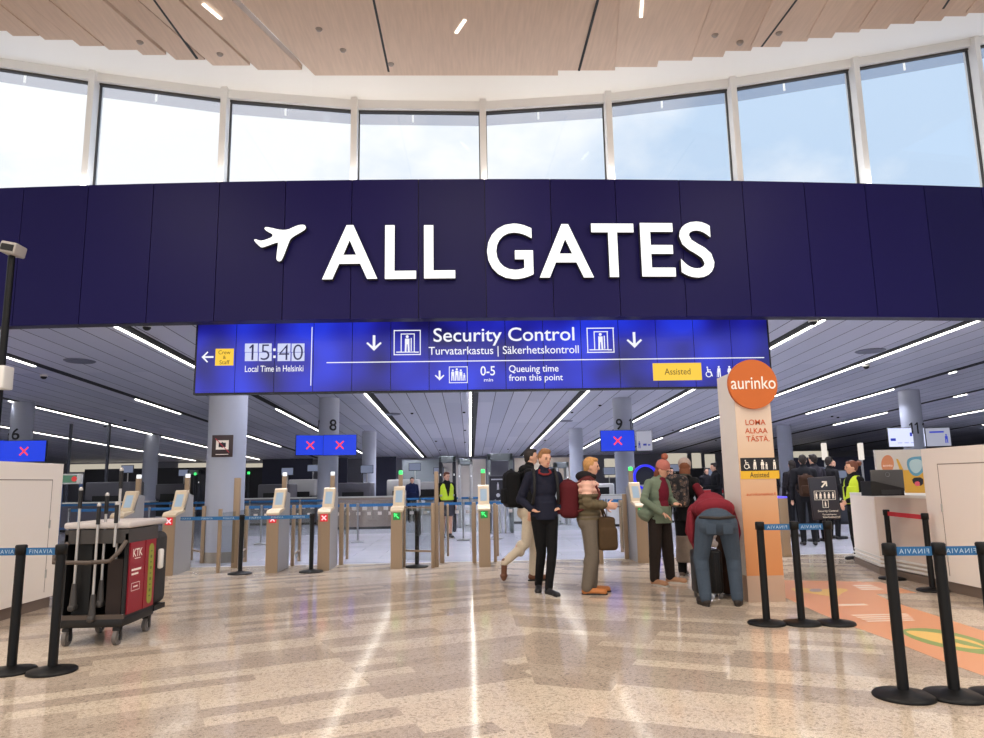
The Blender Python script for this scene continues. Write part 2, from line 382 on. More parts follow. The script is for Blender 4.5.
# letters: each character is a part of one lettering
def onband(px, py, y0=11.5):
    d = ray(px, py); t = 11.5 / d.y
    for _ in range(8): t = (fb(d.x * t, y0)) / d.y
    return EYE + d * t
L = tag(empty('illuminated_lettering', onband(520, 250)), 'large white lit letters reading ALL GATES on the dark band', 'sign')
Lp = Vector(L.location)
M_RET = mat('letter_return', (60, 58, 66), .5)
for ch, xa, xb, ya, yb in (('A', 322.5, 377.5, 225, 279), ('L', 385, 416, 225, 278.5), ('L', 424, 455, 225, 278), ('G', 487, 533, 223.5, 279), ('A', 539, 593, 224, 277.5), ('T', 592, 634.5, 223.5, 277), ('E', 641, 674.5, 223, 276.5), ('S', 680, 713.5, 221.5, 277.5)):
    a, b, c = onband(xa, (ya + yb) / 2, 11.38), onband(xb, (ya + yb) / 2, 11.38), None
    zc_, zh = (onband((xa + xb) / 2, ya, 11.38).z + onband((xa + xb) / 2, yb, 11.38).z) / 2, onband((xa + xb) / 2, ya, 11.38).z - onband((xa + xb) / 2, yb, 11.38).z
    mid = (a + b) / 2; rz = math.atan2(b.y - a.y, b.x - a.x); R = Matrix.Rotation(rz, 3, 'Z')
    m = MB(); add_text(m, ch, mid + Vector((0, 0, zc_ - mid.z)) - Lp, (b - a).length, zh, 0, R, offset=.015)
    if ch == 'L':        # drawn straight: the arm as wide as the stem
        W, Hh, st = (b - a).length, zh, .155; m = MB(); m.prism([(-W / 2, -Hh / 2), (W / 2, -Hh / 2), (W / 2, -Hh / 2 + st * .85), (-W / 2 + st, -Hh / 2 + st * .85), (-W / 2 + st, Hh / 2), (-W / 2, Hh / 2)], mid + Vector((0, 0, zc_ - mid.z)) - Lp, R @ Vector((1, 0, 0)), (0, 0, 1), R @ Vector((0, .02, 0)))
    o = m.build('letter', M_LETTER, L)
    m = MB()
    if ch != 'L': add_text(m, ch, mid + Vector((0, .012, zc_ - mid.z)) - Lp, (b - a).length, zh, 0, R, offset=.015, thick=.1)
    else: m.prism([(-W / 2, -Hh / 2), (W / 2, -Hh / 2), (W / 2, -Hh / 2 + st * .85), (-W / 2 + st, -Hh / 2 + st * .85), (-W / 2 + st, Hh / 2), (-W / 2, Hh / 2)], mid + Vector((0, .022, zc_ - mid.z)) - Lp, R @ Vector((1, 0, 0)), (0, 0, 1), R @ Vector((0, .09, 0)))
    m.build('letter_return', M_RET, o)
def smooth_poly(pts, it=2):
    for _ in range(it):
        q = []
        for i in range(len(pts)):
            a, b = pts[i], pts[(i + 1) % len(pts)]
            q += [(a[0] * .75 + b[0] * .25, a[1] * .75 + b[1] * .25), (a[0] * .25 + b[0] * .75, a[1] * .25 + b[1] * .75)]
        pts = q
    return pts
# aeroplane symbol; outline in the zoomed crop's pixels
pl = [(92, 158), (100, 153), (124, 163), (180, 140), (134, 116), (138, 106), (152, 107), (218, 122), (262, 100), (290, 96), (299, 104), (294, 117), (238, 147), (228, 172), (205, 232), (196, 241), (184, 238), (182, 224), (190, 168), (186, 164), (128, 186), (118, 184)]
pp = [onband(230 + x / 3.936, 200 + y / 3.936, 11.38) for x, y in pl]; c0 = sum(pp, Vector()) / len(pp)
a, b = onband(254, 240, 11.38), onband(305, 240, 11.38); u = Vector((b.x - a.x, b.y - a.y, 0)).normalized()
poly = smooth_poly([((p - c0).dot(u), p.z - c0.z) for p in pp], 2)
A_ = tag(empty('aeroplane_symbol', c0), 'white lit aeroplane symbol left of the large lettering', 'sign')
MB().prism(poly, (0, 0, 0), u, (0, 0, 1), (0, .02, 0)).build('lit_face', M_LETTER, A_)
MB().prism(poly, (0, .022, 0), u, (0, 0, 1), (0, .09, 0)).build('letter_return', M_RET, A_)
# ================================================================ clerestory windows
Y0 = 12.0
def onwin(px, py, y0=Y0):
    d = ray(px, py); t = 12 / d.y
    for _ in range(10): t = fb(d.x * t, y0) / d.y
    return EYE + d * t
mx = [(-158, 40), (-34, 64), (98, 84), (228, 101), (356, 111.5), (482.5, 113), (606, 105), (729, 90), (850, 70), (969, 49), (1086, 24), (1200, -4)]
P = [onwin(x, y) for x, y in mx]; ZS = zb1 - .12
M_FRAME = mat('window_frame_white', (236, 236, 236), .45, .2); M_GASK = mat('dark_gasket', (60, 58, 56), .6)
for i in range(len(P) - 1):
    a, b = P[i], P[i + 1]; u = Vector((b.x - a.x, b.y - a.y, 0)); ul = u.length; u.normalize(); nrm = Vector((-u.y, u.x, 0))
    w = struct(empty('window_%d' % (i + 1), (a.x, a.y, ZS)))
    A0 = Vector((0, 0, 0)); B0 = u * ul; A1 = Vector((0, 0, a.z - ZS)); B1 = B0 + Vector((0, 0, b.z - ZS))
    m = MB(); q = [A0 + u * .05, B0 - u * .05, B1 - u * .05 , A1 + u * .05]; m.add(q + [p + nrm * .02 for p in q], [(0, 1, 2, 3), (7, 6, 5, 4), (0, 4, 5, 1), (2, 6, 7, 3)]); struct(m.build('pane', M_GLASS, w))
    m = MB()      # head profile and sill
    for lo, hi, d0, d1 in ((0, .16, -.12, .1), ):
        vs = [p + Vector((0, 0, z)) + nrm * d for p in (A1, B1) for z in (lo, hi) for d in (d0, d1)]
        m.add(vs, [(0, 1, 3, 2), (4, 6, 7, 5), (0, 4, 5, 1), (2, 3, 7, 6), (0, 2, 6, 4), (1, 5, 7, 3)])
    struct(m.build('frame', M_FRAME, w))
    m = MB()
    for p0_, p1_ in ((A1, B1),):
        vs = [p + Vector((0, 0, z)) + nrm * d for p in (p0_, p1_) for z in (-.035, 0) for d in (-.05, .03)]
        m.add(vs, [(0, 1, 3, 2), (4, 6, 7, 5), (0, 4, 5, 1), (2, 3, 7, 6), (0, 2, 6, 4), (1, 5, 7, 3)])
    for s0, tp in ((u * .062, A1), (B0 - u * .062, B1)):
        m.box(s0 + Vector((0, 0, tp.z / 2)), (.02, .06, abs(tp.z)), math.atan2(u.y, u.x))
    struct(m.build('gasket', M_GASK, w))
    m = MB(); m.box((0, -.06, (a.z - ZS) / 2 + .08), (.11, .30, a.z - ZS + .16), math.atan2(u.y, u.x)); struct(m.build('mullion', M_FRAME, w))
# outside eave with little lamps behind the glass
M_EAVE = glassmat('eave_shade', (226, 226, 230), .97, .3)
mb = MB(); lamps = MB()
E = [onwin(x, y + 10, Y0 + .55) for x, y in mx]
for i in range(len(E) - 1):
    a, b = E[i], E[i + 1]
    vs = [Vector((p.x, p.y + d, p.z + z)) for p in (a, b) for z in (0, .75) for d in (0, .12)]
    mb.add(vs, [(0, 1, 3, 2), (4, 6, 7, 5), (0, 4, 5, 1), (2, 3, 7, 6), (0, 2, 6, 4), (1, 5, 7, 3)])
    for f in (.45,):
        p = a.lerp(b, f); lamps.box((p.x, p.y - .01, p.z + .25), (.03, .03, .5))
    for f in (.55, .62, .69):
        p = a.lerp(b, f); lamps.ball((p.x, p.y - .02, p.z + .28), .025, 8)
o = mb.build('trim_3', M_EAVE); struct(o, 'grey roof eave outside the high windows'); struct(lamps.build('eave_marker', M_SCRW, o))
# ================================================================ wood ceiling in stepped planks and white soffit
ZC = 8.42
edges = [(-300, -110), (-260, -8), (-231, -3), (-198, 2), (-165, 7), (-132, 12), (-99, 17), (-66, 21), (-40, 26), (-14, 31)]
segsL = [(-300, -270, -12), (-268, -240, -7), (-238, -208, -2), (-206, -176, 3), (-174, -145, 8), (-143, -113, 12), (-111, -81, 17), (-79, -50, 22), (-48, -20, 27), (-18, 9, 32), (13, 39, 36), (45, 72, 41), (80, 104, 46), (109, 138, 51), (143, 166, 55), (176, 205, 61), (213, 250, 65.5), (258, 302, 71), (315, 558, 75.5),
         (558, 615, 71.5), (615, 657, 67), (657, 692, 61.7), (692, 723, 57), (723, 751, 52), (751, 780, 47), (780, 807, 42.6), (807, 832, 38), (832, 859, 33.6), (859, 887, 29), (887, 914, 25), (914, 941, 21), (941, 966, 17.5), (966, 992, 13), (992, 1018, 9), (1018, 1044, 4), (1044, 1070, 0), (1070, 1100, -5), (1100, 1130, -10), (1130, 1160, -15)]
def sl_at(x):
    pts = [(-300, 1.5), (0, 1.3), (302, 1.06), (430, .5), (558, 0), (615, -.07), (692, -.36), (833, -.61), (984, -.85), (1160, -1.1)]
    for (a, s0), (b, s1) in zip(pts, pts[1:]):
        if a <= x <= b: return s0 + (s1 - s0) * (x - a) / (b - a)
    return pts[-1][1]
mb = MB(); edge = []
for i, (xa, xb, y) in enumerate(segsL):
    nx = segsL[i + 1][0] if i + 1 < len(segsL) else xb
    def back(x, y, n=0):
        p = gnd(x, y, ZC); q = gnd(x - sl_at(x) * 40, y - 40, ZC); d = (q - p); d = d * (1 / -d.y); return p + d * (p.y + 9)
    ya = y if i == 0 else y; ra = back(xa, y); 
    if i + 1 < len(segsL): ny = segsL[i + 1][2]; rb = back(nx, ny)
    else: rb = back(xb, y)
    a, b = gnd(xa, y, ZC), gnd(xb, y, ZC)
    dz = 0.02 * (i % 2)
    q = [a, b, rb, ra]; vs = [Vector((p.x, p.y, ZC + dz)) for p in q]; vs += [v + Vector((0, 0, .12)) for v in vs]
    mb.add(vs, [(3, 2, 1, 0), (4, 5, 6, 7), (0, 1, 5, 4), (1, 2, 6, 5), (2, 3, 7, 6), (3, 0, 4, 7)]); edge += [a, b]
o = mb.build('ceiling', M_WOOD); attri(o, 6); struct(o, 'pale wood ceiling ending in stepped plank ends')
# thin black gaps running away in the wood
m = MB()
for (xa, ya), (xb, yb) in (((154, 0), (197, 59)), ((373.6, 0), (388.7, 72)), ((598, 0), (579, 71)), ((796.6, 0), (761.4, 47)), ((949, 0), (943, 9))):
    p, q = gnd(xa, ya, ZC - .003), gnd(xb, yb, ZC - .003); p = q + (p - q) * 4; d = (q - p).normalized(); n_ = Vector((-d.y, d.x, 0)) * .018
    vs = [p - n_, p + n_, q + n_, q - n_]; m.add(vs + [v + Vector((0, 0, .02)) for v in vs], [(0, 1, 2, 3), (7, 6, 5, 4), (0, 4, 5, 1), (2, 6, 7, 3)])
struct(m.build('trim_4', M_BLACK))
# soffit: from the window heads to above the wood edge
mb = MB(); N_ = 60; heads = []; inner = []
for i in range(len(P) - 1):
    for k in range(6):
        heads.append(P[i].lerp(P[i + 1], k / 6) + Vector((0, -.12, .16)))
heads.append(P[-1] + Vector((0, -.12, .16)))
def edge_py(x):
    pts = [((a + b) / 2, y) for a, b, y in segsL]
    if x <= pts[0][0]: return pts[0][1]
    for (a, s0), (b, s1) in zip(pts, pts[1:]):
        if a <= x <= b: return s0 + (s1 - s0) * (x - a) / (b - a)
    return pts[-1][1]
ZW = ZC + .14
for h in heads:
    px, py = proj(h); px = max(-290, min(1150, px)); e = gnd(px, edge_py(px) - 14, ZW); inner.append(e)
for i in range(len(heads) - 1):
    a, b, c, d = heads[i], heads[i + 1], inner[i + 1], inner[i]
    mb.add([a, b, c, d], [(0, 1, 2, 3)], 0, True)
    a2, b2, c2, d2 = [p + Vector((0, 0, .3)) for p in (a, b, c, d)]; mb.add([a2, b2, c2, d2], [(3, 2, 1, 0)], 0, True)
# roof over the wood too so no sky leaks in
struct(mb.build('ceiling', mat('soffit_white', (246, 246, 244), .6)), 'white curved soffit between the wood ceiling and the windows')
struct(MB().b2((-24, -9, ZC + .6), (26, 9.2, ZC + .8)).build('ceiling', M_WHITE))
# fixtures in the wood ceiling
for (xa, ya), (xb, yb), w in (((203, 4), (221, 19), 'left'), ((456, 33), (465, 20), 'centre'), ((642, 1), (641, 17), 'right')):
    p, q = gnd(xa, ya, ZC - .01), gnd(xb, yb, ZC - .01); m = MB(); c = (p + q) / 2
    m.box((0, 0, 0), ((q - p).length, .045, .02), math.atan2(q.y - p.y, q.x - p.x)); o = m.build('recessed_light', mat('recess_lamp', (255, 248, 235), emit=2.5)); o.location = c
    tag(o, 'short lit slot lamp in the pale wood ceiling, %s one' % w, 'ceiling light', 'slot lamps in the wood ceiling')
for px, py, w in ((140, 42, 'left, beside a black gap'), (220, 54, 'left, nearer the windows'), (319, 29, 'left of the centre slot lamp'), (343, 50, 'at the edge of the middle planks'), (391, 64, 'beside the second black gap'), (715, 35, 'right'), (740, 43, 'right, by the stepped edge'), (779, 33, 'right, beside the black gap')):
    o = MB().lathe([(0, -.03), (.035, -.03), (.055, 0), (.055, .03)], n=16).build('ceiling_detector', mat('detector_grey', (150, 140, 135), .5)); o.location = gnd(px, py, ZC)
    tag(o, 'small grey round detector on the wood ceiling, ' + w, 'detector', 'detectors on the wood ceiling')
# ================================================================ hanging sign
def blue_screen():
    N = NT('blue_display', .3); b = N.b
    n = N.n('ShaderNodeTexNoise'); n.inputs['Scale'].default_value = .9; n.inputs['Detail'].default_value = 1; N.l(N.tc.outputs['Object'], n.inputs['Vector'])
    c = N.ramp(n.outputs['Fac'], [(.34, (18, 14, 84)), (.5, (30, 34, 170)), (.68, (36, 56, 222))])
    N.l(c, b.inputs['Emission Color']); b.inputs['Emission Strength'].default_value = 1.0; b.inputs['Base Color'].default_value = (.01, .01, .02, 1)
    return N.m
M_BSCR = blue_screen(); M_TXT = mat('display_white', (245, 246, 255), emit=1.0); M_LILAC = mat('display_lilac', (208, 214, 246), emit=1.0); M_NAVY = mat('display_navy', (24, 26, 92), emit=.8)
YS = 12.3
def A(px, py, Y=YS): return at(px, py, Y)
sgn = tag(empty('hanging_display', A(482, 355)), 'long blue hanging display for Security Control under the purple band', 'display')
SO = Vector(sgn.location)
tl, br = A(197, 322), A(769, 386.5); zt = (A(197, 322).z + A(768, 317).z) / 2; zb = (A(197, 392).z + A(768, 386.5).z) / 2
xl, xr = A(196.5, 355).x, A(769, 352).x
MB().b2((xl - .03, YS + .012, zb - .03), (xr + .03, YS + .16, zt + .03)).build('housing', M_BLACK, sgn, SO).location = (0, 0, 0)
pw = (xr - xl) / 15
for k in range(15):
    o = MB().b2((xl + k * pw + .006, YS, zb), (xl + (k + 1) * pw - .006, YS + .012, zt)).build('screen_panel', M_BSCR, sgn, SO); o.location = (0, 0, 0)
for x in (xl + 1.2, -.1, xr - 1.2):
    o = MB().cone((x, YS + .1, zt), (x, YS + .1, hc(YS) + .02), .018).build('hanger', M_BLACK, sgn, SO); o.location = (0, 0, 0)
def part(mb, name, m, root=None, org=None):
    root = root or sgn; org = SO if org is None else org
    o = mb.build(name, m, root, org); o.location = (0, 0, 0); return o
def stext(mb, body, x0, x1, y0, y1, Y=YS - .004, off=.004, d=None):
    c = A((x0 + x1) / 2, (y0 + y1) / 2, Y); w = A(x1, y0, Y).x - A(x0, y0, Y).x; h = A(x0, y0, Y).z - A(x0, y1, Y).z
    add_text(mb, body, c, w, h, offset=off); return mb
def sbar(mb, x0, x1, y0, y1, Y=YS - .004, mi=0, th=.004):
    ym = (y0 + y1) / 2; p, q = A(x0, ym, Y), A(x1, ym, Y); mb.b2((p.x, Y, A((x0 + x1) / 2, y1, Y).z), (q.x, Y + th, A((x0 + x1) / 2, y0, Y).z), mi); return mb
def arrow(mb, cx, cy, L_, ang, th, Y=YS - .004):
    """arrow pointing along ang (screen angle, 0 = right); L_ and th in pixels"""
    o = A(cx, cy, Y); k = (A(cx + 10, cy, Y).x - o.x) / 10
    c, s_ = math.cos(ang), math.sin(ang)
    def T(a, b): return ((a * c - b * s_) * k, (a * s_ + b * c) * k)
    h = L_ / 2; t2 = th / 2; q = L_ * .48
    mb.prism([T(-h, -t2), (T(h - th * .6, -t2)), T(h - th * .6, t2), T(-h, t2)], o, (1, 0, 0), (0, 0, 1), (0, .003, 0))
    for sg in (1, -1):
        P_ = [(h, 0), (h - q, sg * q), (h - q - th * .5, sg * (q - th * .5)), (h - th * 1.3, 0)]
        mb.prism([T(*p) for p in P_], o + Vector((0, -.001, 0)), (1, 0, 0), (0, 0, 1), (0, .003, 0))
def icon_person(mb, cx, cz, h, Y, legs=True, lean=0, cane=False, skirt=False):
    n = 12; r = h * .09
    mb.prism([(cx + lean * h + r * math.cos(2 * PI * i / n), cz + h * .41 + r * math.sin(2 * PI * i / n)) for i in range(n)], (0, Y, 0), (1, 0, 0), (0, 0, 1), (0, .003, 0))
    w = h * .13
    mb.prism([(cx - w + lean * h, cz + h * .29), (cx + w + lean * h, cz + h * .29), (cx + w * (1.5 if skirt else 1), cz - h * .05), (cx - w * (1.5 if skirt else 1), cz - h * .05)], (0, Y, 0), (1, 0, 0), (0, 0, 1), (0, .003, 0))
    for s_ in (-1, 1):
        mb.prism([(cx + s_ * w * .15, cz - h * .05), (cx + s_ * w, cz - h * .05), (cx + s_ * w * 1.1, cz - h * .5), (cx + s_ * w * .35, cz - h * .5)], (0, Y, 0), (1, 0, 0), (0, 0, 1), (0, .003, 0))
    if cane: mb.prism([(cx - w * 1.7, cz - h * .5), (cx - w * 1.5, cz - h * .5), (cx - w * 1.1, cz + h * .1), (cx - w * 1.3, cz + h * .1)], (0, Y, 0), (1, 0, 0), (0, 0, 1), (0, .003, 0))
def icon_wheel(mb, cx, cz, h, Y):
    n = 20; R_, r_ = h * .27, h * .2
    for i in range(n):
        a, b = 2 * PI * i / n, 2 * PI * (i + 1) / n
        if .25 * PI < a < .62 * PI: continue
        mb.prism([(cx + R_ * math.cos(a), cz - h * .2 + R_ * math.sin(a)), (cx + R_ * math.cos(b), cz - h * .2 + R_ * math.sin(b)), (cx + r_ * math.cos(b), cz - h * .2 + r_ * math.sin(b)), (cx + r_ * math.cos(a), cz - h * .2 + r_ * math.sin(a))], (0, Y, 0), (1, 0, 0), (0, 0, 1), (0, .003, 0))
    mb.prism([(cx - h * .09 + h * .07 * math.cos(2 * PI * i / 10), cz + h * .42 + h * .07 * math.sin(2 * PI * i / 10)) for i in range(10)], (0, Y, 0), (1, 0, 0), (0, 0, 1), (0, .003, 0))
    for P_ in ([(-.12, .32), (-.02, .32), (0, -.02), (-.1, -.02)], [(-.1, .06), (-.1, -.04), (.22, -.04), (.22, .06)], [(.16, .0), (.24, .04), (.36, -.38), (.28, -.4)], [(-.05, .22), (-.05, .15), (.2, .15), (.2, .22)]):
        mb.prism([(cx + a * h, cz + b * h) for a, b in P_], (0, Y - .001, 0), (1, 0, 0), (0, 0, 1), (0, .003, 0))
def frame_icon(mb, x0, x1, y0, y1, t_, Y=YS - .004):
    sbar(mb, x0, x1, y0, y0 + t_, Y); sbar(mb, x0, x1, y1 - t_, y1, Y); sbar(mb, x0, x0 + t_, y0, y1, Y); sbar(mb, x1 - t_, x1, y0, y1, Y)
m = MB(); arrow(m, 207.5, 357, 12, PI, 1.8); part(m, 'arrow', M_TXT)
o = part(sbar(MB(), 215.3, 233.6, 348.7, 365.5), 'yellow_box', M_YEL); o['label'] = 'yellow box reading Crew & Staff'
m = MB(); stext(m, 'Crew', 218.5, 230.5, 350.3, 354.3, YS - .008); stext(m, '&', 223, 226, 355.6, 359, YS - .008); stext(m, 'Staff', 219.5, 229.5, 360.2, 364.3, YS - .008); part(m, 'lettering', mat('olive_print', (120, 92, 20), emit=.8))
for i, (a, ch) in enumerate(((244.9, '1'), (258.8, '5'), (277.6, '4'), (291.6, '0'))):
    o = part(sbar(sbar(MB(), a, a + 12.8, 343.5, 352), a, a + 12.8, 352.5, 361), 'clock_digit', M_LILAC)
    vs, fs = digits(ch, A(a, 344.5).z - A(a, 360).z, off=-.012); c = A(a + 6.4, 352.2, YS - .008); m = MB(); m.add([c + v for v in vs], fs); q = m.build('digit', M_NAVY, o, SO); q.location = (0, 0, 0)
m = MB(); sbar(m, 273.2, 275.6, 348.5, 351); sbar(m, 273.2, 275.6, 355.5, 358); stext(m, 'Local Time in Helsinki', 245, 303.4, 365.5, 371.7); part(m, 'clock_caption', M_TXT)
m = MB(); sbar(m, 311, 311.8, 327, 385.6); c1, c2 = A(326.6, 362.8), A(764, 357.5); m.b2((c1.x, YS - .006, (c1.z + c2.z) / 2 - .008), (c2.x, YS - .002, (c1.z + c2.z) / 2 + .008)); part(m, 'dividing_line', M_TXT)
for cx, cy in ((374, 343), (634.3, 340)): m = MB(); arrow(m, cx, cy, 16, -PI / 2, 2.6); part(m, 'arrow', M_TXT)
for x0, y0 in ((393.7, 330), (587, 327.7)):
    m = MB(); frame_icon(m, x0, x0 + 27, y0, y0 + 25, .9); frame_icon(m, x0 + 7, x0 + 21, y0 + 3.5, y0 + 22.5, .9)
    c = A(x0 + 13.5, y0 + 13.5); icon_person(m, c.x, c.z, .3, YS - .004); sbar(m, x0 + 17, x0 + 18, y0 + 8, y0 + 21); sbar(m, x0 + 2.5, x0 + 7, y0 + 21.6, y0 + 22.6); sbar(m, x0 + 21, x0 + 25, y0 + 21.6, y0 + 22.6)
    part(m, 'gate_pictogram', M_TXT)
m = MB(); stext(m, 'Security Control', 433.8, 574.5, 327.5, 345.5, off=.008); part(m, 'lettering', M_TXT)
m = MB(); stext(m, 'Turvatarkastus | Säkerhetskontroll', 429, 579, 346, 356.5); part(m, 'lettering', M_TXT)
m = MB(); arrow(m, 439.6, 375.5, 10, -PI / 2, 1.8); part(m, 'arrow', M_TXT)
m = MB(); frame_icon(m, 449, 467.6, 366.5, 383, .7); c = A(458, 375)
for dx, h_ in ((-.09, .2), (-.02, .22), (.05, .2), (.11, .13)): icon_person(m, c.x + dx, c.z - (.22 - h_) / 2 + .01, h_, YS - .004)
part(m, 'family_pictogram', M_TXT)
m = MB(); stext(m, '0-5', 480.5, 495, 366, 375.5, off=.01); stext(m, 'min', 484, 493, 378.3, 381.5); part(m, 'lettering', M_TXT)
m = MB(); stext(m, 'Queuing time', 509, 558.5, 365, 374, off=.008); stext(m, 'from this point', 509, 563, 374.2, 382.6, off=.008); part(m, 'lettering', M_TXT)
o = part(sbar(MB(), 653, 701.6, 363, 380.3), 'yellow_box', M_YEL); o['label'] = 'yellow box reading Assisted'
m = MB(); stext(m, 'Assisted', 664.5, 690.5, 368.3, 374.6, YS - .008); part(m, 'lettering', mat('olive_print', (120, 92, 20)))
m = MB(); c = A(708.5, 372); icon_wheel(m, c.x, c.z, .2, YS - .004); c = A(719, 371.5); icon_person(m, c.x, c.z, .2, YS - .004, cane=True); c = A(729.5, 371.5); icon_person(m, c.x, c.z, .2, YS - .004, skirt=True); part(m, 'assistance_pictograms', M_TXT)
# ================================================================ lane screens
def screen(px0, px1, py0, py1, Y, face, lab, rz=0, sym='x', group='lane screens at the columns'):
    p, q = at(px0, py0, Y), at(px1, py1, Y); c = (p + q) / 2; w = (q.x - p.x) / max(.3, math.cos(rz)); h = at((px0 + px1) / 2, py0, Y).z - at((px0 + px1) / 2, py1, Y).z
    r = tag(empty('lane_screen', c, rz), lab, 'screen', group)
    MB().rbox((0, .05, 0), (w + .03, .08, h + .03), .01).build('housing', M_BLACK, r); MB().box((0, 0, 0), (w, .012, h)).build('display', face, r)
    if sym == 'x':
        m = MB(); s_ = h * .23
        for a in (PI / 4, -PI / 4): m.box((0, -.009, 0), (s_ * 2.4, .004, h * .075), M=Matrix.Rotation(a, 3, 'Y'))
        m.build('cross', M_RED, r)
    MB().b2((-.05, .08, -.05), (.05, .86, .05)).build('wall_bracket', M_BLACK, r)
    return r, w, h
screen(297.5, 323, 435.5, 455, 25.2, M_SCRB, 'blue lane screen with red cross, narrower left one below the 7', .35)
screen(323.6, 356, 435, 455, 25.2, M_SCRB, 'blue lane screen with red cross, below the 8')
screen(600.5, 635, 430.5, 451, 26.2, M_SCRB, 'blue lane screen with red cross, below the 9')
r, w, h = screen(636.5, 652, 431, 450.5, 26.2, mat('screen_grey', (168, 168, 184), emit=.9), 'pale grey lane screen right beside the one below the 9', -.3, '')
m = MB(); icon_person(m, -w * .32, -h * .2, h * .36, -.01); m.box((.02, -.009, -h * .2), (w * .22, .004, h * .1)); m.box((w * .3, -.009, -h * .22), (w * .15, .004, h * .07)); m.build('pictogram', mat('print_blue', (40, 50, 160), emit=.8), r)
screen(-22, 3, 440.5, 462, 25.2, M_SCRB, 'blue lane screen cut by the left picture edge', .3)
screen(3.6, 44.5, 440.8, 461.6, 25.2, M_SCRB, 'blue lane screen with red cross, at far left below the 6')
r, w, h = screen(887.5, 926, 428, 446.5, 26.2, mat('screen_pale', (222, 228, 255), emit=1.05), 'pale screen with blue logo blocks, below the 11', 0, '')
m = MB(); M_LB = mat('print_blue2', (40, 60, 200), emit=.8)
m.box((-w * .38, -.009, -h * .12), (w * .14, .004, h * .14)); m.box((w * .22, -.009, h * .22), (w * .26, .004, h * .06)); m.box((w * .12, -.009, h * .14), (w * .06, .004, h * .18)); m.box((w * .24, -.009, h * .1), (w * .1, .004, h * .12)); m.box((w * .33, -.009, h * .14), (w * .04, .004, h * .2))
for k in range(3): m.box((-w * .2 + k * w * .18, -.009, -h * .3), (w * .12, .004, h * .02))
m.build('logo_blocks', M_LB, r)
r, w, h = screen(927.5, 949, 428, 446, 26.2, mat('screen_grey2', (170, 172, 190), emit=.9), 'grey screen with blue figure, right of the pale one below the 11', -.35, '')
m = MB(); icon_person(m, w * .33, -h * .1, h * .5, -.01); m.box((-w * .05, -.009, h * .28), (w * .6, .004, h * .09)); m.build('pictogram', M_LB, r)
# ================================================================ stanchions
M_BELT = mat('belt_blue', (38, 104, 158), .6); M_BELTR = mat('belt_red', (200, 30, 44), .6); M_BTXT = mat('belt_print', (190, 210, 226), .6); M_SILV = mat('brushed_steel', (150, 150, 152), .3, .8)
def stanchion(b, lab, h=.97, br=.185, pr=.036, m=None, group='black belt stanchions', hexa=True):
    m = m or M_BLACKM
    r = tag(empty('stanchion', (b.x, b.y, 0)), lab, 'stanchion', group)
    MB().lathe([(0, .0), (br, .0), (br, .012), (br * .96, .022), (pr * 2.2, .034), (pr * 1.2, .05), (0, .05)], n=40).build('base', m, r)
    MB().cone((0, 0, .03), (0, 0, h - .075), pr, pr, 18).build('post', m, r)
    hd = MB(); hd.lathe([(0, h - .08), (pr * 1.25, h - .08), (pr * 1.25, h - .008), (pr * 1.05, h), (0, h)], n=20); hd.build('belt_head', m, r)
    return r
def belt(r, to, z0=None, z1=None, h=.06, m=None, text='', mirror=False, n=1, frac=0, sag=0.0, hh=.97):
    a = Vector(r.location); z0 = z0 or hh - .055; z1 = z1 or z0; d = Vector((to[0] - a.x, to[1] - a.y, 0)); L_ = d.length; u = d.normalized(); nrm = Vector((-u.y, u.x, 0))
    mb = MB(); N_ = 12; vs = []
    for i in range(N_ + 1):
        f = i / N_; c = u * (.04 + (L_ - .08) * f) + Vector((0, 0, z0 + (z1 - z0) * f - sag * 4 * f * (1 - f)))
        for dz in (-h / 2, h / 2):
            for s_ in (-1, 1): vs.append(c + Vector((0, 0, dz)) + nrm * (.0012 * s_))
    fs = []
    for i in range(N_):
        o = i * 4; q = o + 4
        fs += [(o, q, q + 2, o + 2), (o + 1, o + 3, q + 3, q + 1), (o, o + 1, q + 1, q), (o + 2, q + 2, q + 3, o + 3)]
    mb.add(vs, fs); bo = mb.build('belt', m or M_BELT, r)
    if text:
        t_ = MB(); ang = math.atan2(u.y, u.x) + (PI if u.x < 0 else 0); R = Matrix.Rotation(ang, 3, 'Z')
        for k in range(n):
            f = (k + .5) / n; c = u * (.04 + (L_ - .08) * f) + Vector((0, 0, z0 + (z1 - z0) * f - sag * 4 * f * (1 - f)))
            side = R @ Vector((0, -.003, 0)); add_text(t_, text, c + side, None, h * .52, M=R, mirror=mirror, spacing=1.25)
        t_.build('belt_lettering', M_BTXT, bo)
    return bo
S1 = stanchion(gnd(11, 672), 'black stanchion at the far left edge, base beside another', 1.0)
S2 = stanchion(gnd(52, 672), 'black stanchion with a shiny base, just left of the cleaning cart', 1.0)
belt(S1, S2.location, text='FINAVIA', n=1, hh=1.0); S0 = S1.location - (S2.location - S1.location) * 3; belt(S1, S0, text='FINAVIA', n=4, hh=1.0)
fr = [(240, 575, 'in front of the large round column'), (311, 573, 'between the two readers lit with red crosses'), (417, 568, 'by the glass gate in the middle')]
Fs = [stanchion(gnd(x, y - 1), 'black stanchion ' + w, .97, .2) for x, y, w in fr]
G1p = gnd(170, 574); belt(Fs[0], (G1p.x, G1p.y, 0), text='FINAVIA', n=3, z1=.97 - .055); belt(Fs[0], Fs[1].location, text='FINAVIA', n=3)
Ms = [stanchion(gnd(x, 624), 'black stanchion, %s of the three right of the orange pillar' % w, 1.0) for x, w in ((767, 'leftmost'), (802, 'middle'), (836, 'rightmost, carrying a black sign,'))]
belt(Ms[0], Ms[1].location, hh=1.0, text='FINAVIA', n=1, mirror=True); belt(Ms[1], Ms[2].location, hh=1.0, text='FINAVIA', n=1, mirror=True)
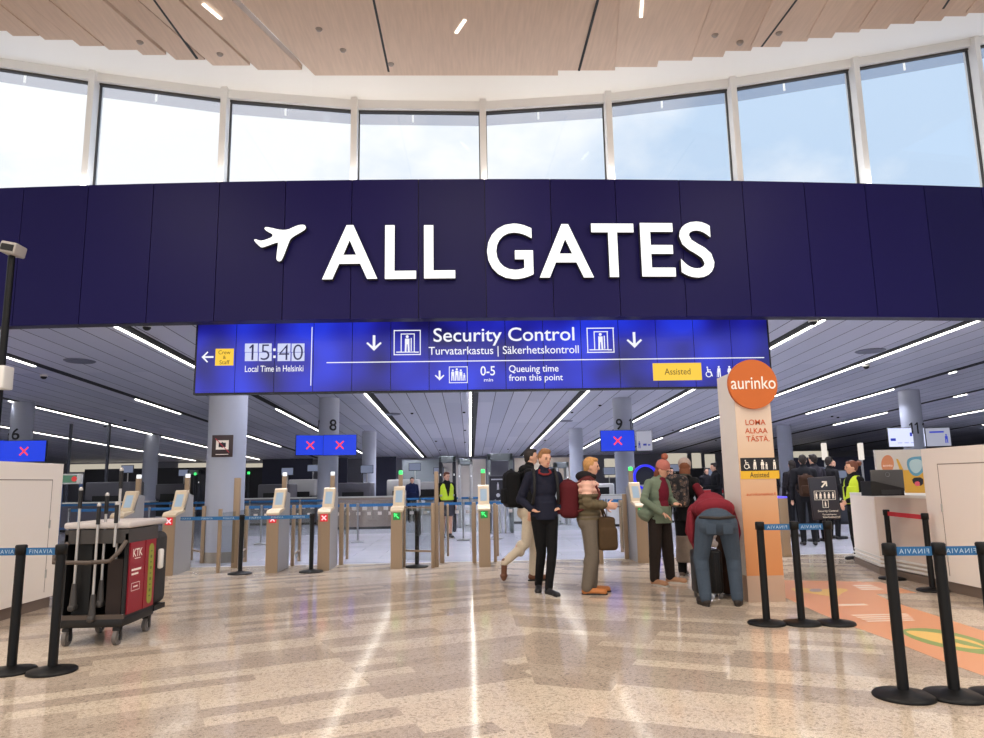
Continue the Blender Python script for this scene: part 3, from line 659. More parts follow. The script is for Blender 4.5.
Rs = [stanchion(gnd(x, 697), 'black stanchion in the right foreground, ' + w, .99, .19) for x, w in ((904, 'left one of the pair'), (955, 'right one of the pair'), (1001, 'cut by the right picture edge'))]
belt(Rs[0], Rs[1].location, hh=.99, text='FINAVIA', n=1, mirror=True); belt(Rs[1], Rs[2].location, hh=.99, text='FINAVIA', n=1, mirror=True)
b1, b2 = gnd(893, 579), gnd(933, 591)
Q1 = stanchion(b1, 'black stanchion holding a red belt, before the white staff desk', .96); Q2 = stanchion(b2, 'thin black stanchion at the red belt end, against the tall white cupboard', .96)
belt(Q1, b2, hh=.96, m=M_BELTR)
# far queue lines
def queue(Y, pxs, pz, z, lab):
    prev = None
    for px in pxs:
        p = at(px, 500, Y); s_ = stanchion(p, lab + (', under px' if 0 else ''), .97, .17, .022, M_SILV, group='steel stanchions of ' + lab.split(' in ')[-1])
        if prev is not None: belt(prev, p, h=.07)
        prev = s_
queue(18.4, (70, 150, 262, 358, 463, 535, 606, 660), 0, 0, 'steel stanchion with blue belt in the nearer queue line')
queue(24.5, (60, 128, 250, 300, 390, 470, 558, 640, 712), 0, 0, 'steel stanchion with blue belt in the farther queue line')
# dark sign on a stand, left of the young men
def standsign(px0, px1, py0, py1, base, lab, rows):
    b = gnd(*base); Y = b.y; c = at((px0 + px1) / 2, (py0 + py1) / 2, Y); w = at(px1, py0, Y).x - at(px0, py0, Y).x; h = at(px0, py0, Y).z - at(px0, py1, Y).z
    r = tag(empty('sign_stand', (b.x, b.y, 0)), lab, 'sign'); cx = c.x - b.x
    MB().lathe([(0, 0), (.17, 0), (.17, .015), (.04, .03), (0, .03)], n=32).build('base', M_BLACKM if rows > 1 else M_SILV, r)
    MB().cone((0, 0, .02), (0, 0, c.z - h / 2 + .02), .022).build('pole', M_BLACKM if rows > 1 else M_SILV, r)
    pn = MB().rbox((cx, 0, c.z), (w, .03, h), .008).build('panel', mat('dark_sign_panel', (34, 32, 44), .4), r)
    return r, pn, cx, c.z, w, h
r, pn, cx, cz, w, h = standsign(489.5, 506.5, 476, 500, (496, 539), 'small black sign on a steel stand beside the young men', 1)
m = MB(); m.box((cx, -.018, cz + h * .36), (w * .8, .004, h * .05)); icon_person(m, cx, cz + h * .08, h * .3, -.019); m.prism([(cx + .05 * math.cos(2 * PI * i / 14), cz - h * .3 + .05 * math.sin(2 * PI * i / 14)) for i in range(14)], (0, -.018, 0), (1, 0, 0), (0, 0, 1), (0, .002, 0)); m.build('pictogram', mat('print_grey', (190, 190, 196), .6), pn)
# ================================================================ reader gates
def led(state):
    m = MB()
    if state == 'x':
        for a in (PI / 4, -PI / 4): m.box((0, 0, 0), (.105, .002, .02), M=Matrix.Rotation(a, 3, 'Y'))
    else:
        m.box((0, 0, 0), (.09, .002, .018), M=Matrix.Rotation(PI / 4 if True else 0, 3, 'Y')); m.box((-.02, 0, .035), (.06, .002, .016)); m.box((-.035, 0, .02), (.016, .002, .06))
    return m
M_READ = mat('reader_bezel', (206, 188, 160), .45, .05); M_READS = mat('reader_screen', (176, 196, 214), emit=.75); M_REDL = mat('led_red', (255, 40, 60), emit=2.2); M_REDD = mat('led_red_ground', (225, 20, 40), emit=1.0); M_GRND = mat('led_green_ground', (30, 150, 60), emit=.7)
def egate(px, py, state, lab, L_=.78, cap='w', W_=.2):
    b = gnd(px, py); r = tag(empty('reader_gate', (b.x, b.y, 0)), lab, 'gate', 'boarding pass reader gates'); hw = W_ / 2
    def prof(mb, P_, x0, x1, mi=0): mb.prism(P_, (x0, 0, 0), (0, 1, 0), (0, 0, 1), (x1 - x0, 0, 0), mi); return mb
    prof(MB(), [(.02, 0), (L_, 0), (L_, 1.3), (L_ - .22, 1.34), (L_ - .36, 1.02), (.02, .98)], -hw + .006, hw - .006).build('body', M_GREY, r)
    m = MB(); prof(m, [(0, 0), (.035, 0), (.035, .97), (0, .97)], -hw, hw); m.build('front_panel', M_BRONZE, r)
    m = MB(); prof(m, [(-.015, .955), (-.015, .985), (.04, 1.03), (.38, 1.06), (.38, 1.03), (.05, .97)], -hw - .01, hw + .01); m.build('reader_shelf', M_READ, r)
    hd = MB(); prof(hd, [(.30, 1.05), (.345, 1.04), (.56, 1.36), (.54, 1.395), (.49, 1.395), (.455, 1.375)], -hw + .002, hw - .002); hd = hd.build('reader_head', M_READ, r)
    a, c = Vector((0, .30, 1.05)), Vector((0, .455, 1.375)); u = (c - a).normalized(); n = Vector((0, -u.z, u.y)); mid = (a + c) / 2 + n * .004
    s_ = MB(); vs = [mid + Vector((x, 0, 0)) * 1 + u * y for x in (-.06, .06) for y in (-.11, .12)]; s_.add(vs + [v - n * .01 for v in vs], [(0, 2, 3, 1), (4, 5, 7, 6), (0, 4, 6, 2), (1, 3, 7, 5), (0, 1, 5, 4), (2, 6, 7, 3)]); s_.build('screen', M_READS, hd)
    MB().box((0, L_ - .06, 1.46), (.075, .07, .3)).build('status_post', M_BRONZE, r)
    MB().rbox((0, L_ - .06, 1.645), (.07, .07, .07), .012).build('status_lamp', M_SCRW if cap == 'w' else M_GREEN, r)
    g = MB().box((0, -.004, .885), (.125, .006, .125)).build('led_display', M_REDD if state == 'x' else M_GRND, r)
    q = led(state); q = q.build('symbol', mat('symbol_pink', (255, 200, 205), emit=1.3) if state == 'x' else M_GREEN, g); q.location = (0, -.009, .885)
    return r
egate(113, 577, 'x', 'reader gate half hidden behind the cleaning cart')
egate(166, 576, 'x', 'reader gate right of the cleaning cart, its grey side showing')
egate(271, 573, 'x', 'reader gate with red cross, left one of the pair beside the middle stanchion')
egate(323, 571, 'x', 'reader gate with red cross, right one of the pair, under the 8')
egate(396.5, 569, 'a', 'reader gate with green arrow, left of the glass gate', cap='g')
egate(485, 567, 'a', 'reader gate with green arrow, just left of the young men', cap='g')
egate(598, 564, 'a', 'reader gate mostly hidden behind the person in a puffer jacket', cap='g')
egate(644, 563, 'a', 'reader gate behind the woman in the green jacket', cap='g')
# ================================================================ glass gates with bronze posts
def ggate(posts, panes, rails, lab):
    """posts: (px, top, base, width px); panes: index pairs"""
    b0 = gnd(posts[0][0], posts[0][2]); r = tag(empty('glass_gate', (b0.x, b0.y, 0)), lab, 'gate', 'glass barriers at the gate line'); info = []
    for px, ty, by, w in posts:
        b = gnd(px, by); t_ = at(px, ty, b.y).z; ww = w / F * b.y; info.append((b, t_, ww))
        MB().rbox((b.x - b0.x, b.y - b0.y, t_ / 2), (ww, .07, t_), .006).build('post', M_BRONZE, r)
    for i, j, lo, hi in panes:
        a, b = info[i][0] - b0, info[j][0] - b0; d = b - a; d.z = 0; c = (a + b) / 2
        MB().box((c.x, c.y, (lo + hi) / 2), (d.length, .012, hi - lo), math.atan2(d.y, d.x)).build('glass_panel', M_CLEAR, r)
    for i, j, z, t_ in rails:
        a, b = info[i][0] - b0, info[j][0] - b0; d = b - a; c = (a + b) / 2
        MB().box((c.x, c.y, z), (d.length, .03, t_), math.atan2(d.y, d.x)).build('rail', M_BRONZE, r)
ggate([(191, 507, 560, 2.5), (202, 506, 563, 3.5)], [(0, 1, .25, .95)], [(0, 1, .2, .03)], 'short glass barrier between a reader and the round column')
ggate([(218, 509, 573, 3), (234.5, 478, 568, 6), (245, 506, 562, 3)], [(0, 1, .1, 1.0), (1, 2, .1, 1.0)], [(1, 2, .25, .03)], 'glass barrier with a tall bronze post in front of the round column')
ggate([(292.5, 505, 566, 3), (299, 505, 561, 2.5)], [(0, 1, .1, .98)], [(0, 1, .2, .03)], 'narrow glass barrier between the two red-cross readers')
ggate([(341, 503, 565, 4), (347, 504, 559, 2.5)], [(0, 1, .1, .98)], [], 'narrow glass barrier right of the reader under the 8')
ggate([(404.5, 506, 567, 2), (433, 503, 568, 3.4), (436.8, 471.5, 567, 4)], [(0, 1, .12, 1.0)], [(0, 1, 1.02, .02), (0, 1, .28, .03)], 'wide glass gate in the middle with a tall bronze post')
ggate([(442, 502, 563, 4.5), (448, 504, 556, 2)], [(0, 1, .1, .98)], [], 'bronze-posted barrier just behind the middle glass gate')
ggate([(474.5, 502, 563, 4), (473, 513, 552, 2)], [], [], 'bronze barrier post left of the green-arrow reader by the young men')
ggate([(495.5, 503, 562, 3), (498, 505, 556, 2)], [], [], 'bronze barrier post right of the green-arrow reader by the young men')
ggate([(627, 494, 559, 4), (622.5, 500, 552, 3)], [(0, 1, .1, 1.0)], [], 'bronze barrier behind the woman in the green jacket')
# ================================================================ white cupboards, desk, pillar
M_CUP = mat('cupboard_white', (250, 242, 232), .5); M_CUPD = mat('cupboard_gap', (150, 134, 120), .6); M_PLN = mat('plinth_brown', (120, 104, 92), .5)
def cupboard(x, y0, y1, h, side, lab, door, depth=1.3):
    """panelled face on x, running from y0 (near) to y1 (far); side=+1 faces +x"""
    r = tag(empty('tall_cupboard', (x, y1, 0)), lab, 'cupboard'); L_ = y1 - y0
    MB().b2((0, -L_, .13), (-side * depth, 0, h)).build('body', M_CUP, r)
    MB().b2((-side * .03, -L_, 0), (-side * (depth - .03), -.03, .13)).build('plinth', M_PLN, r)
    for a, b in door:
        g = .012; m = MB()
        for q in (((a, h - .2 - g), (b, h - .2)), ((a, .2), (a + g, h - .2)), ((b - g, .2), (b, h - .2))): m.b2((side * .0, -q[0][0], q[0][1]), (side * .003, -q[1][0], q[1][1]))
        d = MB().b2((0, -a - .014, .2), (side * .004, -b + .014, h - .215)).build('door', M_CUP, r); m.build('door_gap', M_CUPD, d)
        hg = MB()
        for z in (h - .75, .42): hg.cone((side * .008, -a - .01, z - .05), (side * .008, -a - .01, z + .05), .012, None, 10)
        hg.build('hinge', M_ALU, d)
    return r
pL = gnd(53, 606); ztL = at(61, 464, pL.y).z
cupboard(pL.x, 4.5, pL.y, ztL, 1, 'tall white cupboard with a door panel at the left edge', [(.22, 2.6)])
pR = gnd(936, 589); ztR = at(923, 449, pR.y).z
cupboard(pR.x, 4.0, pR.y, ztR, -1, 'tall white cupboard with a door panel at the right edge', [(.3, 2.4)])
# pole with a boxy camera head at the far left
b = Vector((at(5, 330, 9.75).x, 9.75, 0)); r = tag(empty('camera_pole', b), 'tall thin black pole with a boxy head and white box, behind the left cupboard', 'pole')
zt_ = at(8, 256, 9.75).z; zb_ = at(8, 390, 9.75).z; zq = at(8, 367, 9.75).z
MB().cone((0, 0, .03), (0, 0, zt_), .05, .045, 16).build('pole', M_BLACKM, r); MB().lathe([(0, 0), (.25, 0), (.25, .02), (.06, .04), (0, .04)]).build('base', M_BLACKM, r)
MB().rbox((-.08, -.06, (zb_ + zq) / 2), (.46, .22, zq - zb_), .02).build('white_box', M_WHITE, r)
h_ = MB().rbox((.03, -.03, zt_ + .08), (.22, .26, .16), .02, M=Matrix.Rotation(.2, 3, 'Y')).build('camera_head', mat('camera_grey', (176, 170, 164), .5), r); MB().box((.03, -.165, zt_ + .075), (.17, .012, .09), M=Matrix.Rotation(.2, 3, 'Y')).build('lens_window', M_BLACK, h_)
# staff desk
c0, c1, c2 = gnd(857, 563), gnd(882, 574), gnd(942, 590); c2 = Vector((c1.x + .02, 9.4, 0)); zt_ = at(881, 494, c1.y).z
r = tag(empty('staff_desk', c1), 'white high staff desk with pale side and ridged foot, right of the vested officer', 'desk')
P3 = [Vector((p.x - c1.x, p.y - c1.y, 0)) for p in (c0, c1, c2)]
def slab(pts, z0, z1, mt, nm, ins=0):
    q = [(p.x, p.y) for p in pts]; return MB().prism(q, (0, 0, z0), (1, 0, 0), (0, 1, 0), (0, 0, z1 - z0)).build(nm, mt, r)
dp = .85; back = [P3[2] + Vector((dp, 0, 0)), P3[1] + Vector((dp, .1, 0))]
slab([P3[0], P3[1], P3[2]] + back, .1, zt_ - .04, mat('desk_tan', (216, 200, 186), .5), 'body')
slab([P3[0] + Vector((-.015, 0, 0)), P3[1] + Vector((-.015, -.02, 0)), P3[2] + Vector((-.015, 0, 0))] + back, zt_ - .04, zt_, M_WHITE, 'desk_top')
d = (P3[0] - P3[1]); n_ = Vector((-d.y, d.x, 0)).normalized(); n_ = n_ if n_.x < 0 else -n_
MB().prism([(p.x, p.y) for p in (P3[1], P3[0], P3[0] + n_ * .012, P3[1] + n_ * .012)], (0, 0, .1), (1, 0, 0), (0, 1, 0), (0, 0, zt_ - .14)).build('end_panel', M_CUP, r)
for k in range(3):
    z = .12 + k * .055; e = .05 - k * .012
    m = MB(); m.prism([(p.x, p.y) for p in (P3[1] + Vector((-e, -e, 0)), P3[0] + n_ * e, P3[0], P3[1])], (0, 0, z), (1, 0, 0), (0, 1, 0), (0, 0, .025)); m.prism([(p.x, p.y) for p in (P3[2] + Vector((-e, 0, 0)), P3[1] + Vector((-e, -e, 0)), P3[1], P3[2])], (0, 0, z), (1, 0, 0), (0, 1, 0), (0, 0, .025)); m.build('foot_ridge', M_WHITE, r)
slab([P3[0] + Vector((-.03, .02, 0)), P3[1] + Vector((-.06, -.05, 0)), P3[2] + Vector((-.05, 0, 0))] + back, 0, .1, M_PLN, 'plinth')
# monitors on the desk
def monitor(px0, px1, py0, py1, Y, lab, m, logo=True, rz=0):
    p, q = at(px0, py0, Y), at(px1, py1, Y); w, h = q.x - p.x, p.z - q.z; c = (p + q) / 2
    r = tag(empty('monitor', (c.x, Y, zt_), rz), lab, 'monitor'); zz = c.z - zt_
    MB().rbox((0, 0, zz), (w, .04, h), .012).build('case', m, r); MB().b2((-w / 2 + .02, .022, zz - h / 2 + .02), (w / 2 - .02, .026, zz + h / 2 - .02)).build('screen', M_BLACK, r)
    MB().box((0, .04, zz / 2), (.06, .03, zz)).build('stand', M_BLACK, r); MB().rbox((0, .05, .008), (.24, .2, .016), .006).build('foot', M_BLACK, r)
    if logo:
        m_ = MB(); m_.lathe([(.028, -.001), (.034, 0), (.034, .002)], n=20); o = m_.build('round_logo', mat('logo_grey', (120, 120, 124), .4), r); o.rotation_euler = (PI / 2, 0, 0); o.location = (0, -.022, zz + h * .28)
    return r
monitor(870, 904.5, 470, 491, 10.2, 'grey monitor seen from behind with a round logo, on the staff desk', mat('monitor_grey', (74, 72, 72), .5))
r = tag(empty('desk_terminal', (at(880, 480, 9.9).x - .0, 9.9, zt_)), 'low black terminal with a slanted hood on the staff desk, before the monitor', 'terminal')
a_, b_ = at(864, 476, 9.9), at(898, 493, 9.9); w = b_.x - a_.x
MB().prism([(-w / 2, 0), (w / 2, 0), (w / 2, .1), (-w / 2 + .05, .2), (-w / 2, .2)], (0, .1, 0), (1, 0, 0), (0, 0, 1), (0, -.26, 0)).build('hood', M_BLACK, r)
MB().box((w * .1, -.165, .05), (w * .6, .01, .06)).build('key_panel', mat('key_grey', (40, 40, 44), .5), r)
# advert pillar
M_PIL = mat('pillar_cream', (232, 202, 172), .5); M_PILS = mat('pillar_white_side', (240, 232, 222), .5); M_ORG = mat('disc_orange', (204, 104, 36), .6)
def pillar_front():
    N = NT('pillar_print', .4); b = N.b
    sp = N.n('ShaderNodeSeparateXYZ'); N.l(N.tc.outputs['Object'], sp.inputs[0])
    N.l(N.ramp(N.math('DIVIDE', sp.outputs[2], 2.7), [(0, (206, 132, 76)), (.3, (214, 150, 98)), (.6, (224, 190, 156)), (1, (234, 220, 206))]), b.inputs['Base Color'])
    return N.m
p0, p1 = gnd(748.7, 602.5), gnd(788, 602.5); hP = at(738, 372, p0.y).z; wP = p1.x - p0.x; pc = Vector(((p0.x + p1.x) / 2, p0.y, 0)); DP = .56
r = tag(empty('advert_pillar', pc), 'tall square advert pillar fading cream to orange, with an orange disc', 'pillar')
MB().b2((-wP / 2, .004, .3), (wP / 2, DP, hP)).build('body', M_PILS, r); MB().b2((-wP / 2, 0, .3), (wP / 2, .006, hP)).build('front_panel', pillar_front(), r)
MB().b2((-wP / 2 - .002, -.002, 0), (wP / 2 + .002, DP + .002, .3)).build('steel_plinth', mat('plinth_steel', (196, 168, 146), .35, .4), r)
def Pp(px, py, dy=0): p = at(px, py, p0.y - dy); return Vector((p.x - pc.x, -dy, p.z))
c = Pp(753, 384, .05); rd = (Pp(777.5, 384, .05) - Pp(728.5, 384, .05)).x / 2; m = MB(); m.cone(c, c + Vector((0, .05, 0)), rd, rd, 56, smooth=False); dsc = m.build('disc', M_ORG, r)
MB().box((c.x, .025, c.z), (.1, .05, .1)).build('bracket', M_BLACK, r)
def ptext(body, x0, x1, y0, y1, m, dy=.004, off=.0, parent=None, sp=1.0):
    c = Pp((x0 + x1) / 2, (y0 + y1) / 2, dy); w = (Pp(x1, y0, dy) - Pp(x0, y0, dy)).x; h = (Pp(x0, y0, dy) - Pp(x0, y1, dy)).z
    mb = MB(); add_text(mb, body, c, w, h, offset=off, spacing=sp); return mb.build('lettering', m, parent or r)
ptext('aurinko', 731, 775.5, 376.5, 389, mat('print_white', (252, 244, 232), .5), .054, .006, dsc)
M_OT = mat('print_orange', (206, 82, 28), .5)
ptext('LOMA', 745.5, 765.5, 419.5, 425, M_OT, off=.008); ptext('ALKAA', 745, 767.5, 428, 433.3, M_OT, off=.008); ptext('TÄSTÄ.', 746.3, 769.5, 434.8, 441.5, M_OT, off=.008)
def pbox(x0, x1, y0, y1, m, nm):
    a, b = Pp(x0, y0, .003), Pp(x1, y1, .003); return MB().b2((a.x, -.004, b.z), (b.x, 0, a.z)).build(nm, m, r)
pbox(740.2, 779.5, 458, 470.5, M_INK, 'dark_strip'); pbox(740.5, 779.7, 471, 478.5, mat('print_yellow', (236, 186, 44), .5), 'yellow_strip')
m = MB(); c = Pp(746.5, 464.5, .006); icon_wheel(m, c.x, c.z, .115, -.006); 
for px, cn, sk, hh in ((755, 1, 0, .115), (762.5, 0, 1, .115), (766.5, 0, 0, .085), (774.5, 0, 0, .115)):
    c = Pp(px, 464.5, .006); icon_person(m, c.x, c.z - (.115 - hh) / 2, hh, -.006, cane=cn, skirt=sk)
m.build('pictograms', mat('print_white', (252, 244, 232), .5), r)
ptext('Assisted', 750, 769, 472.2, 477.4, M_INK, .006); ptext('aurinkomatkat.fi', 746.5, 776, 492.5, 495.5, M_OT)
# bronze pedestal with blue lit top, right of the pillar
b = gnd(788, 557); r = tag(empty('lit_pedestal', b), 'bronze pedestal with a blue lit top, right of the advert pillar', 'pedestal'); zz = at(788, 498, b.y).z
MB().rbox((0, .2, zz / 2), (.16, .4, zz), .01).build('body', M_BRONZE, r); MB().rbox((0, .2, zz + .015), (.16, .4, .03), .01).build('lit_top', mat('blue_light', (90, 80, 255), emit=1.6), r)
# dark directional sign above the stanchions
b = Vector(Ms[2].location); Y = b.y; a1, a2 = at(808.5, 477, Y), at(840, 519, Y); w, h = a2.x - a1.x, a1.z - a2.z; c = (a1 + a2) / 2; r = Ms[2]
MB().cone((0, 0, .99), (0, 0, c.z - h / 2 + .01), .012).build('sign_stem', M_BLACKM, r)
cx = c.x - b.x; T = Matrix.Rotation(-.05, 3, 'Y'); pn = MB().rbox((cx, 0, c.z), (w, .025, h), .01, M=T).build('sign_panel', mat('dark_sign_panel', (34, 32, 44), .4), r)
m = MB(); Yl = -.0175; z0 = c.z
for P_ in ([(-.03, -.028), (-.02, -.038), (.024, .008), (.014, .018)], [(-.018, .028), (.034, .028), (.034, .014), (-.018, .014)], [(.021, .028), (.034, .028), (.034, -.024), (.021, -.024)]): m.prism([(cx + a, z0 + h * .33 + q) for a, q in P_], (0, Yl, 0), (1, 0, 0), (0, 0, 1), (0, .003, 0))
for k in range(5): icon_person(m, cx - w * .3 + k * w * .15, z0 + h * .06, h * .15, Yl, cane=k in (1, 3), skirt=k % 2)
for q in ((-.38, -.37), (.37, .38)): m.box((cx + w * (q[0] + q[1]) / 2, Yl, z0 + h * .06), (w * .01, .003, h * .2))
for q in (-.04, .165): m.box((cx, Yl, z0 + h * q), (w * .76, .003, h * .008))
icon_person(m, cx + .0, z0 - h * .14, h * .12, Yl); 
for q in (-.1, .1): m.box((cx + w * q, Yl, z0 - h * .14), (w * .012, .003, h * .17))
for q in (-.055, -.225): m.box((cx, Yl, z0 + h * q), (w * .2, .003, h * .008))
add_text(m, 'Security Control', (cx + .02, Yl, z0 - h * .31), w * .72, h * .06); add_text(m, 'Turvatarkastus', (cx + .03, Yl, z0 - h * .385), w * .5, h * .035); add_text(m, 'Säkerhetskontroll', (cx + .05, Yl, z0 - h * .445), w * .62, h * .035)
m.build('print', mat('print_white', (252, 244, 232), .5), pn)
# advert board behind the staff desk
YB = 13.2
a1, a2 = at(875, 450, YB), at(945, 494, YB); zt2 = a1.z; b = Vector(((a1.x + a2.x) / 2, YB, 0)); w = a2.x - a1.x
r = tag(empty('advert_board', b), 'large advert board with a diving mask, behind the desk and right cupboard', 'advert'); MB().b2((-w / 2, 0, 0), (w / 2, .06, zt2)).build('board', mat('board_grey', (206, 198, 190), .5), r)
def B(px, py): p = at(px, py, YB); return (p.x - b.x, p.z)
def bp(pts, m, nm, d=.004, sm=0): 
    q = [B(*p) for p in pts]; q = smooth_poly(q, sm) if sm else q; return MB().prism(q, (0, -d, 0), (1, 0, 0), (0, 0, 1), (0, d - .0005, 0)).build(nm, m, r)
def ell(cx, cy, rx, ry, n=24): return [(cx + rx * math.cos(2 * PI * i / n), cy + ry * math.sin(2 * PI * i / n)) for i in range(n)]
bp([(904, 470), (945, 470), (945, 494), (905, 494)], mat('print_mustard', (214, 164, 56), .5), 'yellow_ground')
bp([(896, 459), (898, 459), (905, 473), (909, 490), (905, 490), (901, 474)], mat('print_mustard', (214, 164, 56), .5), 'snorkel', .003)
bp(ell(887.5, 464, 6.3, 9), mat('print_peach', (206, 132, 92), .5), 'round_logo'); 
m = MB(); c = B(887.5, 465.5); add_text(m, 'aurinko', (c[0], -.007, c[1]), .18, .04); m.build('lettering', mat('print_white', (252, 244, 232), .5), r)
bp([(906, 463), (909, 457), (925, 456), (940, 458), (944, 464), (942, 474), (934, 477), (928, 473), (925, 470), (922, 473), (917, 477), (910, 474)], mat('mask_blue', (96, 152, 178), .5), 'mask', .006, 2)
bp([(908.5, 464), (911, 459.5), (920, 459), (922.5, 464), (921, 470), (916, 474), (911, 471)], mat('mask_pale', (176, 200, 204), .5), 'mask_lens', .009, 2)
bp([(926, 464), (928, 459), (938, 459.5), (941.5, 464), (940, 470), (935, 474), (929, 471)], mat('mask_pale', (176, 200, 204), .5), 'mask_lens', .009, 2)
bp([(911, 478), (923, 477), (923, 486), (914, 485)], M_INK, 'dark_shape', .007, 1); bp([(914, 482), (919, 481), (920, 486), (915, 486)], mat('print_pink', (226, 90, 110), .5), 'pink_shape', .009, 1)
# ================================================================ floor graphic
M_STK = mat('sticker_orange', (226, 160, 118), .35)
def fg(pts, m, nm, z, root, sm=0):
    q = [gnd(*p) for p in pts]; o = Vector(root.location) if root else q[0]; q = [(p.x - o.x, p.y - o.y) for p in q]
    q = smooth_poly(q, sm) if sm else q
    return MB().prism(q, (0, 0, z - .001), (1, 0, 0), (0, 1, 0), (0, 0, .001)).build(nm, m, root)
r = tag(empty('floor_graphic', gnd(860, 620)), 'orange printed floor graphic on the terrazzo, right of the advert pillar', 'floor graphic')
fg([(776, 580), (880, 582), (917, 593), (876, 594), (890, 601), (984, 631), (1060, 656), (1060, 702), (984, 676), (942, 661), (890, 640), (857, 628), (821, 614), (788, 599), (776, 594)], M_STK, 'ground_sheet', .0015, r)
M_SY = mat('sticker_yellow', (236, 196, 110), .4); M_SG = mat('sticker_green', (142, 164, 96), .4); M_SW = mat('sticker_white', (246, 226, 208), .4)
fg([(789, 588), (805, 588), (820, 590), (840, 588), (850, 590), (842, 593), (838, 597), (826, 596), (808, 593), (795, 592)], M_SY, 'yellow_fish', .0025, r, 2)
fg([(809, 589), (822, 589), (822, 592), (810, 592)], mat('sticker_grey', (170, 150, 150), .4), 'fish_eye', .0035, r, 2)
fg([(900, 629), (930, 628), (960, 634), (990, 643), (1000, 655), (985, 655), (960, 651), (930, 645), (905, 636)], M_SG, 'green_leaves', .0025, r, 2)
fg([(905, 630.5), (930, 632), (960, 637), (985, 645), (985, 650), (960, 648), (930, 641), (908, 634)], M_SY, 'yellow_fruit', .0035, r, 2)
fg([(940, 637), (960, 640), (984, 647), (984, 649), (958, 644)], M_SG, 'leaf_stripe', .0045, r, 1)
def floortext(body, x0, x1, y0, y1):
    a, b_, c_ = gnd(x0, y1), gnd(x1, y1), gnd(x0, y0); w = b_.x - a.x; h = c_.y - a.y; cc = (a + b_) / 2 + Vector((0, h / 2, .003)) - Vector(r.location); m = MB(); m.box((cc.x, cc.y, .0022), (w, h * .7, .0008)); m.build('floor_lettering', M_SW, r)
for i in range(3): floortext('LOMA ALKAA TÄSTÄ', 856 + i * 3, 876 + i * 5, 584.8 + i * 1.8, 586.4 + i * 1.8)
floortext('aurinkomatkat', 838, 871, 603.7, 606)
for i in range(4): floortext('Hyvää matkaa ja mukavaa lomaa', 852 + i * 5, 912 + i * 2, 614 + i * 2.0, 615.5 + i * 2.0)
# ================================================================ cleaning cart
c0 = gnd(70, 647); c1 = gnd(128, 646)
cx0, cx1, cy0 = gnd(61, 646).x, gnd(119, 646).x, gnd(95, 646).y; LY = 1.0 * .62; r = tag(empty('cleaning_cart', ((cx0 + cx1) / 2, cy0, 0)), 'black and red cleaning cart with white lid and mop handles, beside the left stanchions', 'cart')
W_ = cx1 - cx0; hw = W_ / 2; ztop = at(66, 524, cy0).z; zb2 = .17
M_CRED = mat('cart_red', (150, 24, 42), .45); M_CBL = mat('cart_black', (20, 19, 20), .5); M_CG = mat('cart_grey', (66, 62, 60), .5); M_HAND = mat('mop_handle', (196, 192, 188), .35, .4); M_LID = mat('cart_lid', (206, 198, 194), .45); M_BRN = mat('cart_bar', (86, 74, 66), .5)
MB().rbox((0, LY / 2, zb2 + .04), (W_ + .04, LY + .06, .09), .02).build('base_tray', M_CBL, r)
MB().b2((-hw + .0, LY - .03, zb2 + .08), (hw, LY, ztop - .1)).build('rear_panel', M_CBL, r)
for sx_ in (-1, 1):
    MB().b2((sx_ * hw - .015, .0, zb2 + .08), (sx_ * hw + .015, LY, ztop - .1)).build('side_wall', M_CBL, r)
    a = MB().b2((sx_ * (hw + .015), .03, zb2 + .1), (sx_ * (hw + .028), LY * .55, ztop - .19)).build('red_panel', M_CRED, r)
    a2 = MB().b2((sx_ * (hw + .015), LY * .58, zb2 + .1), (sx_ * (hw + .028), LY - .03, ztop - .19)).build('red_panel', M_CRED, r)
    if sx_ == 1:
        R = Matrix.Rotation(PI / 2, 3, 'Z'); X = hw + .0285; m = MB()
        add_text(m, 'KTK', (X, LY * .3, ztop - .29), None, .075, M=R, offset=.02); m.box((X, LY * .3, ztop - .345), (.001, .12, .008))
        m.box((X, LY * .28, ztop - .45), (.001, .2, .02)); m.box((X, LY * .24, ztop - .49), (.001, .14, .018))
        for z in (ztop - .575, ztop - .645): m.box((X, LY * .28, z), (.001, .17, .005))
        for y in (LY * .28 - .085, LY * .28 + .085): m.box((X, y, ztop - .61), (.001, .005, .07))
        m.box((X, LY * .28, ztop - .61), (.001, .09, .014)); m.build('lettering', mat('print_white', (252, 244, 232), .5), a)
        q = [(.055 * math.cos(t_) , .055 * math.sin(t_) + (.24 if math.sin(t_) > 0 else -.24)) for t_ in [2 * PI * k / 32 for k in range(32)]]
        g = MB().prism(q, (X, LY * .78, (ztop + zb2) / 2 - .05), (0, 1, 0), (0, 0, 1), (.003, 0, 0)).build('green_badge', mat('badge_green', (150, 156, 56), .5), a2)
        m = MB()
        for k in range(9): m.box((X + .003, LY * .78, (ztop + zb2) / 2 + .17 - k * .055), (.002, .035, .012 + .016 * (k % 2)))
        m.build('badge_print', mat('badge_dark', (96, 110, 30), .5), g)
MB().b2((-hw - .02, -.0, ztop - .19), (hw + .02, LY + .02, ztop - .06)).build('top_frame', M_CG, r)
MB().rbox((.0, LY / 2 + .1, ztop - .02), (W_ + .06, LY + .24, .06), .02).build('lid', M_LID, r)
m = MB(); m.tube([(-hw + .02, -.01, ztop - .18), (-hw - .05, -.1, ztop - .27), (-hw - .03, -.14, ztop - .34), (0, -.15, ztop - .35), (hw - .08, -.14, ztop - .34), (hw - .02, -.1, ztop - .26), (hw, -.01, ztop - .17)], .02, 10); m.build('push_handle', M_BRN, r)
MB().b2((-hw - .02, -.03, zb2 + .07), (hw + .02, .0, zb2 + .11)).build('front_bar', M_BRN, r)
MB().box((-.14, .2, .62), (.16, .3, .7)).build('inner_bin', mat('bin_black', (12, 12, 13), .6), r)
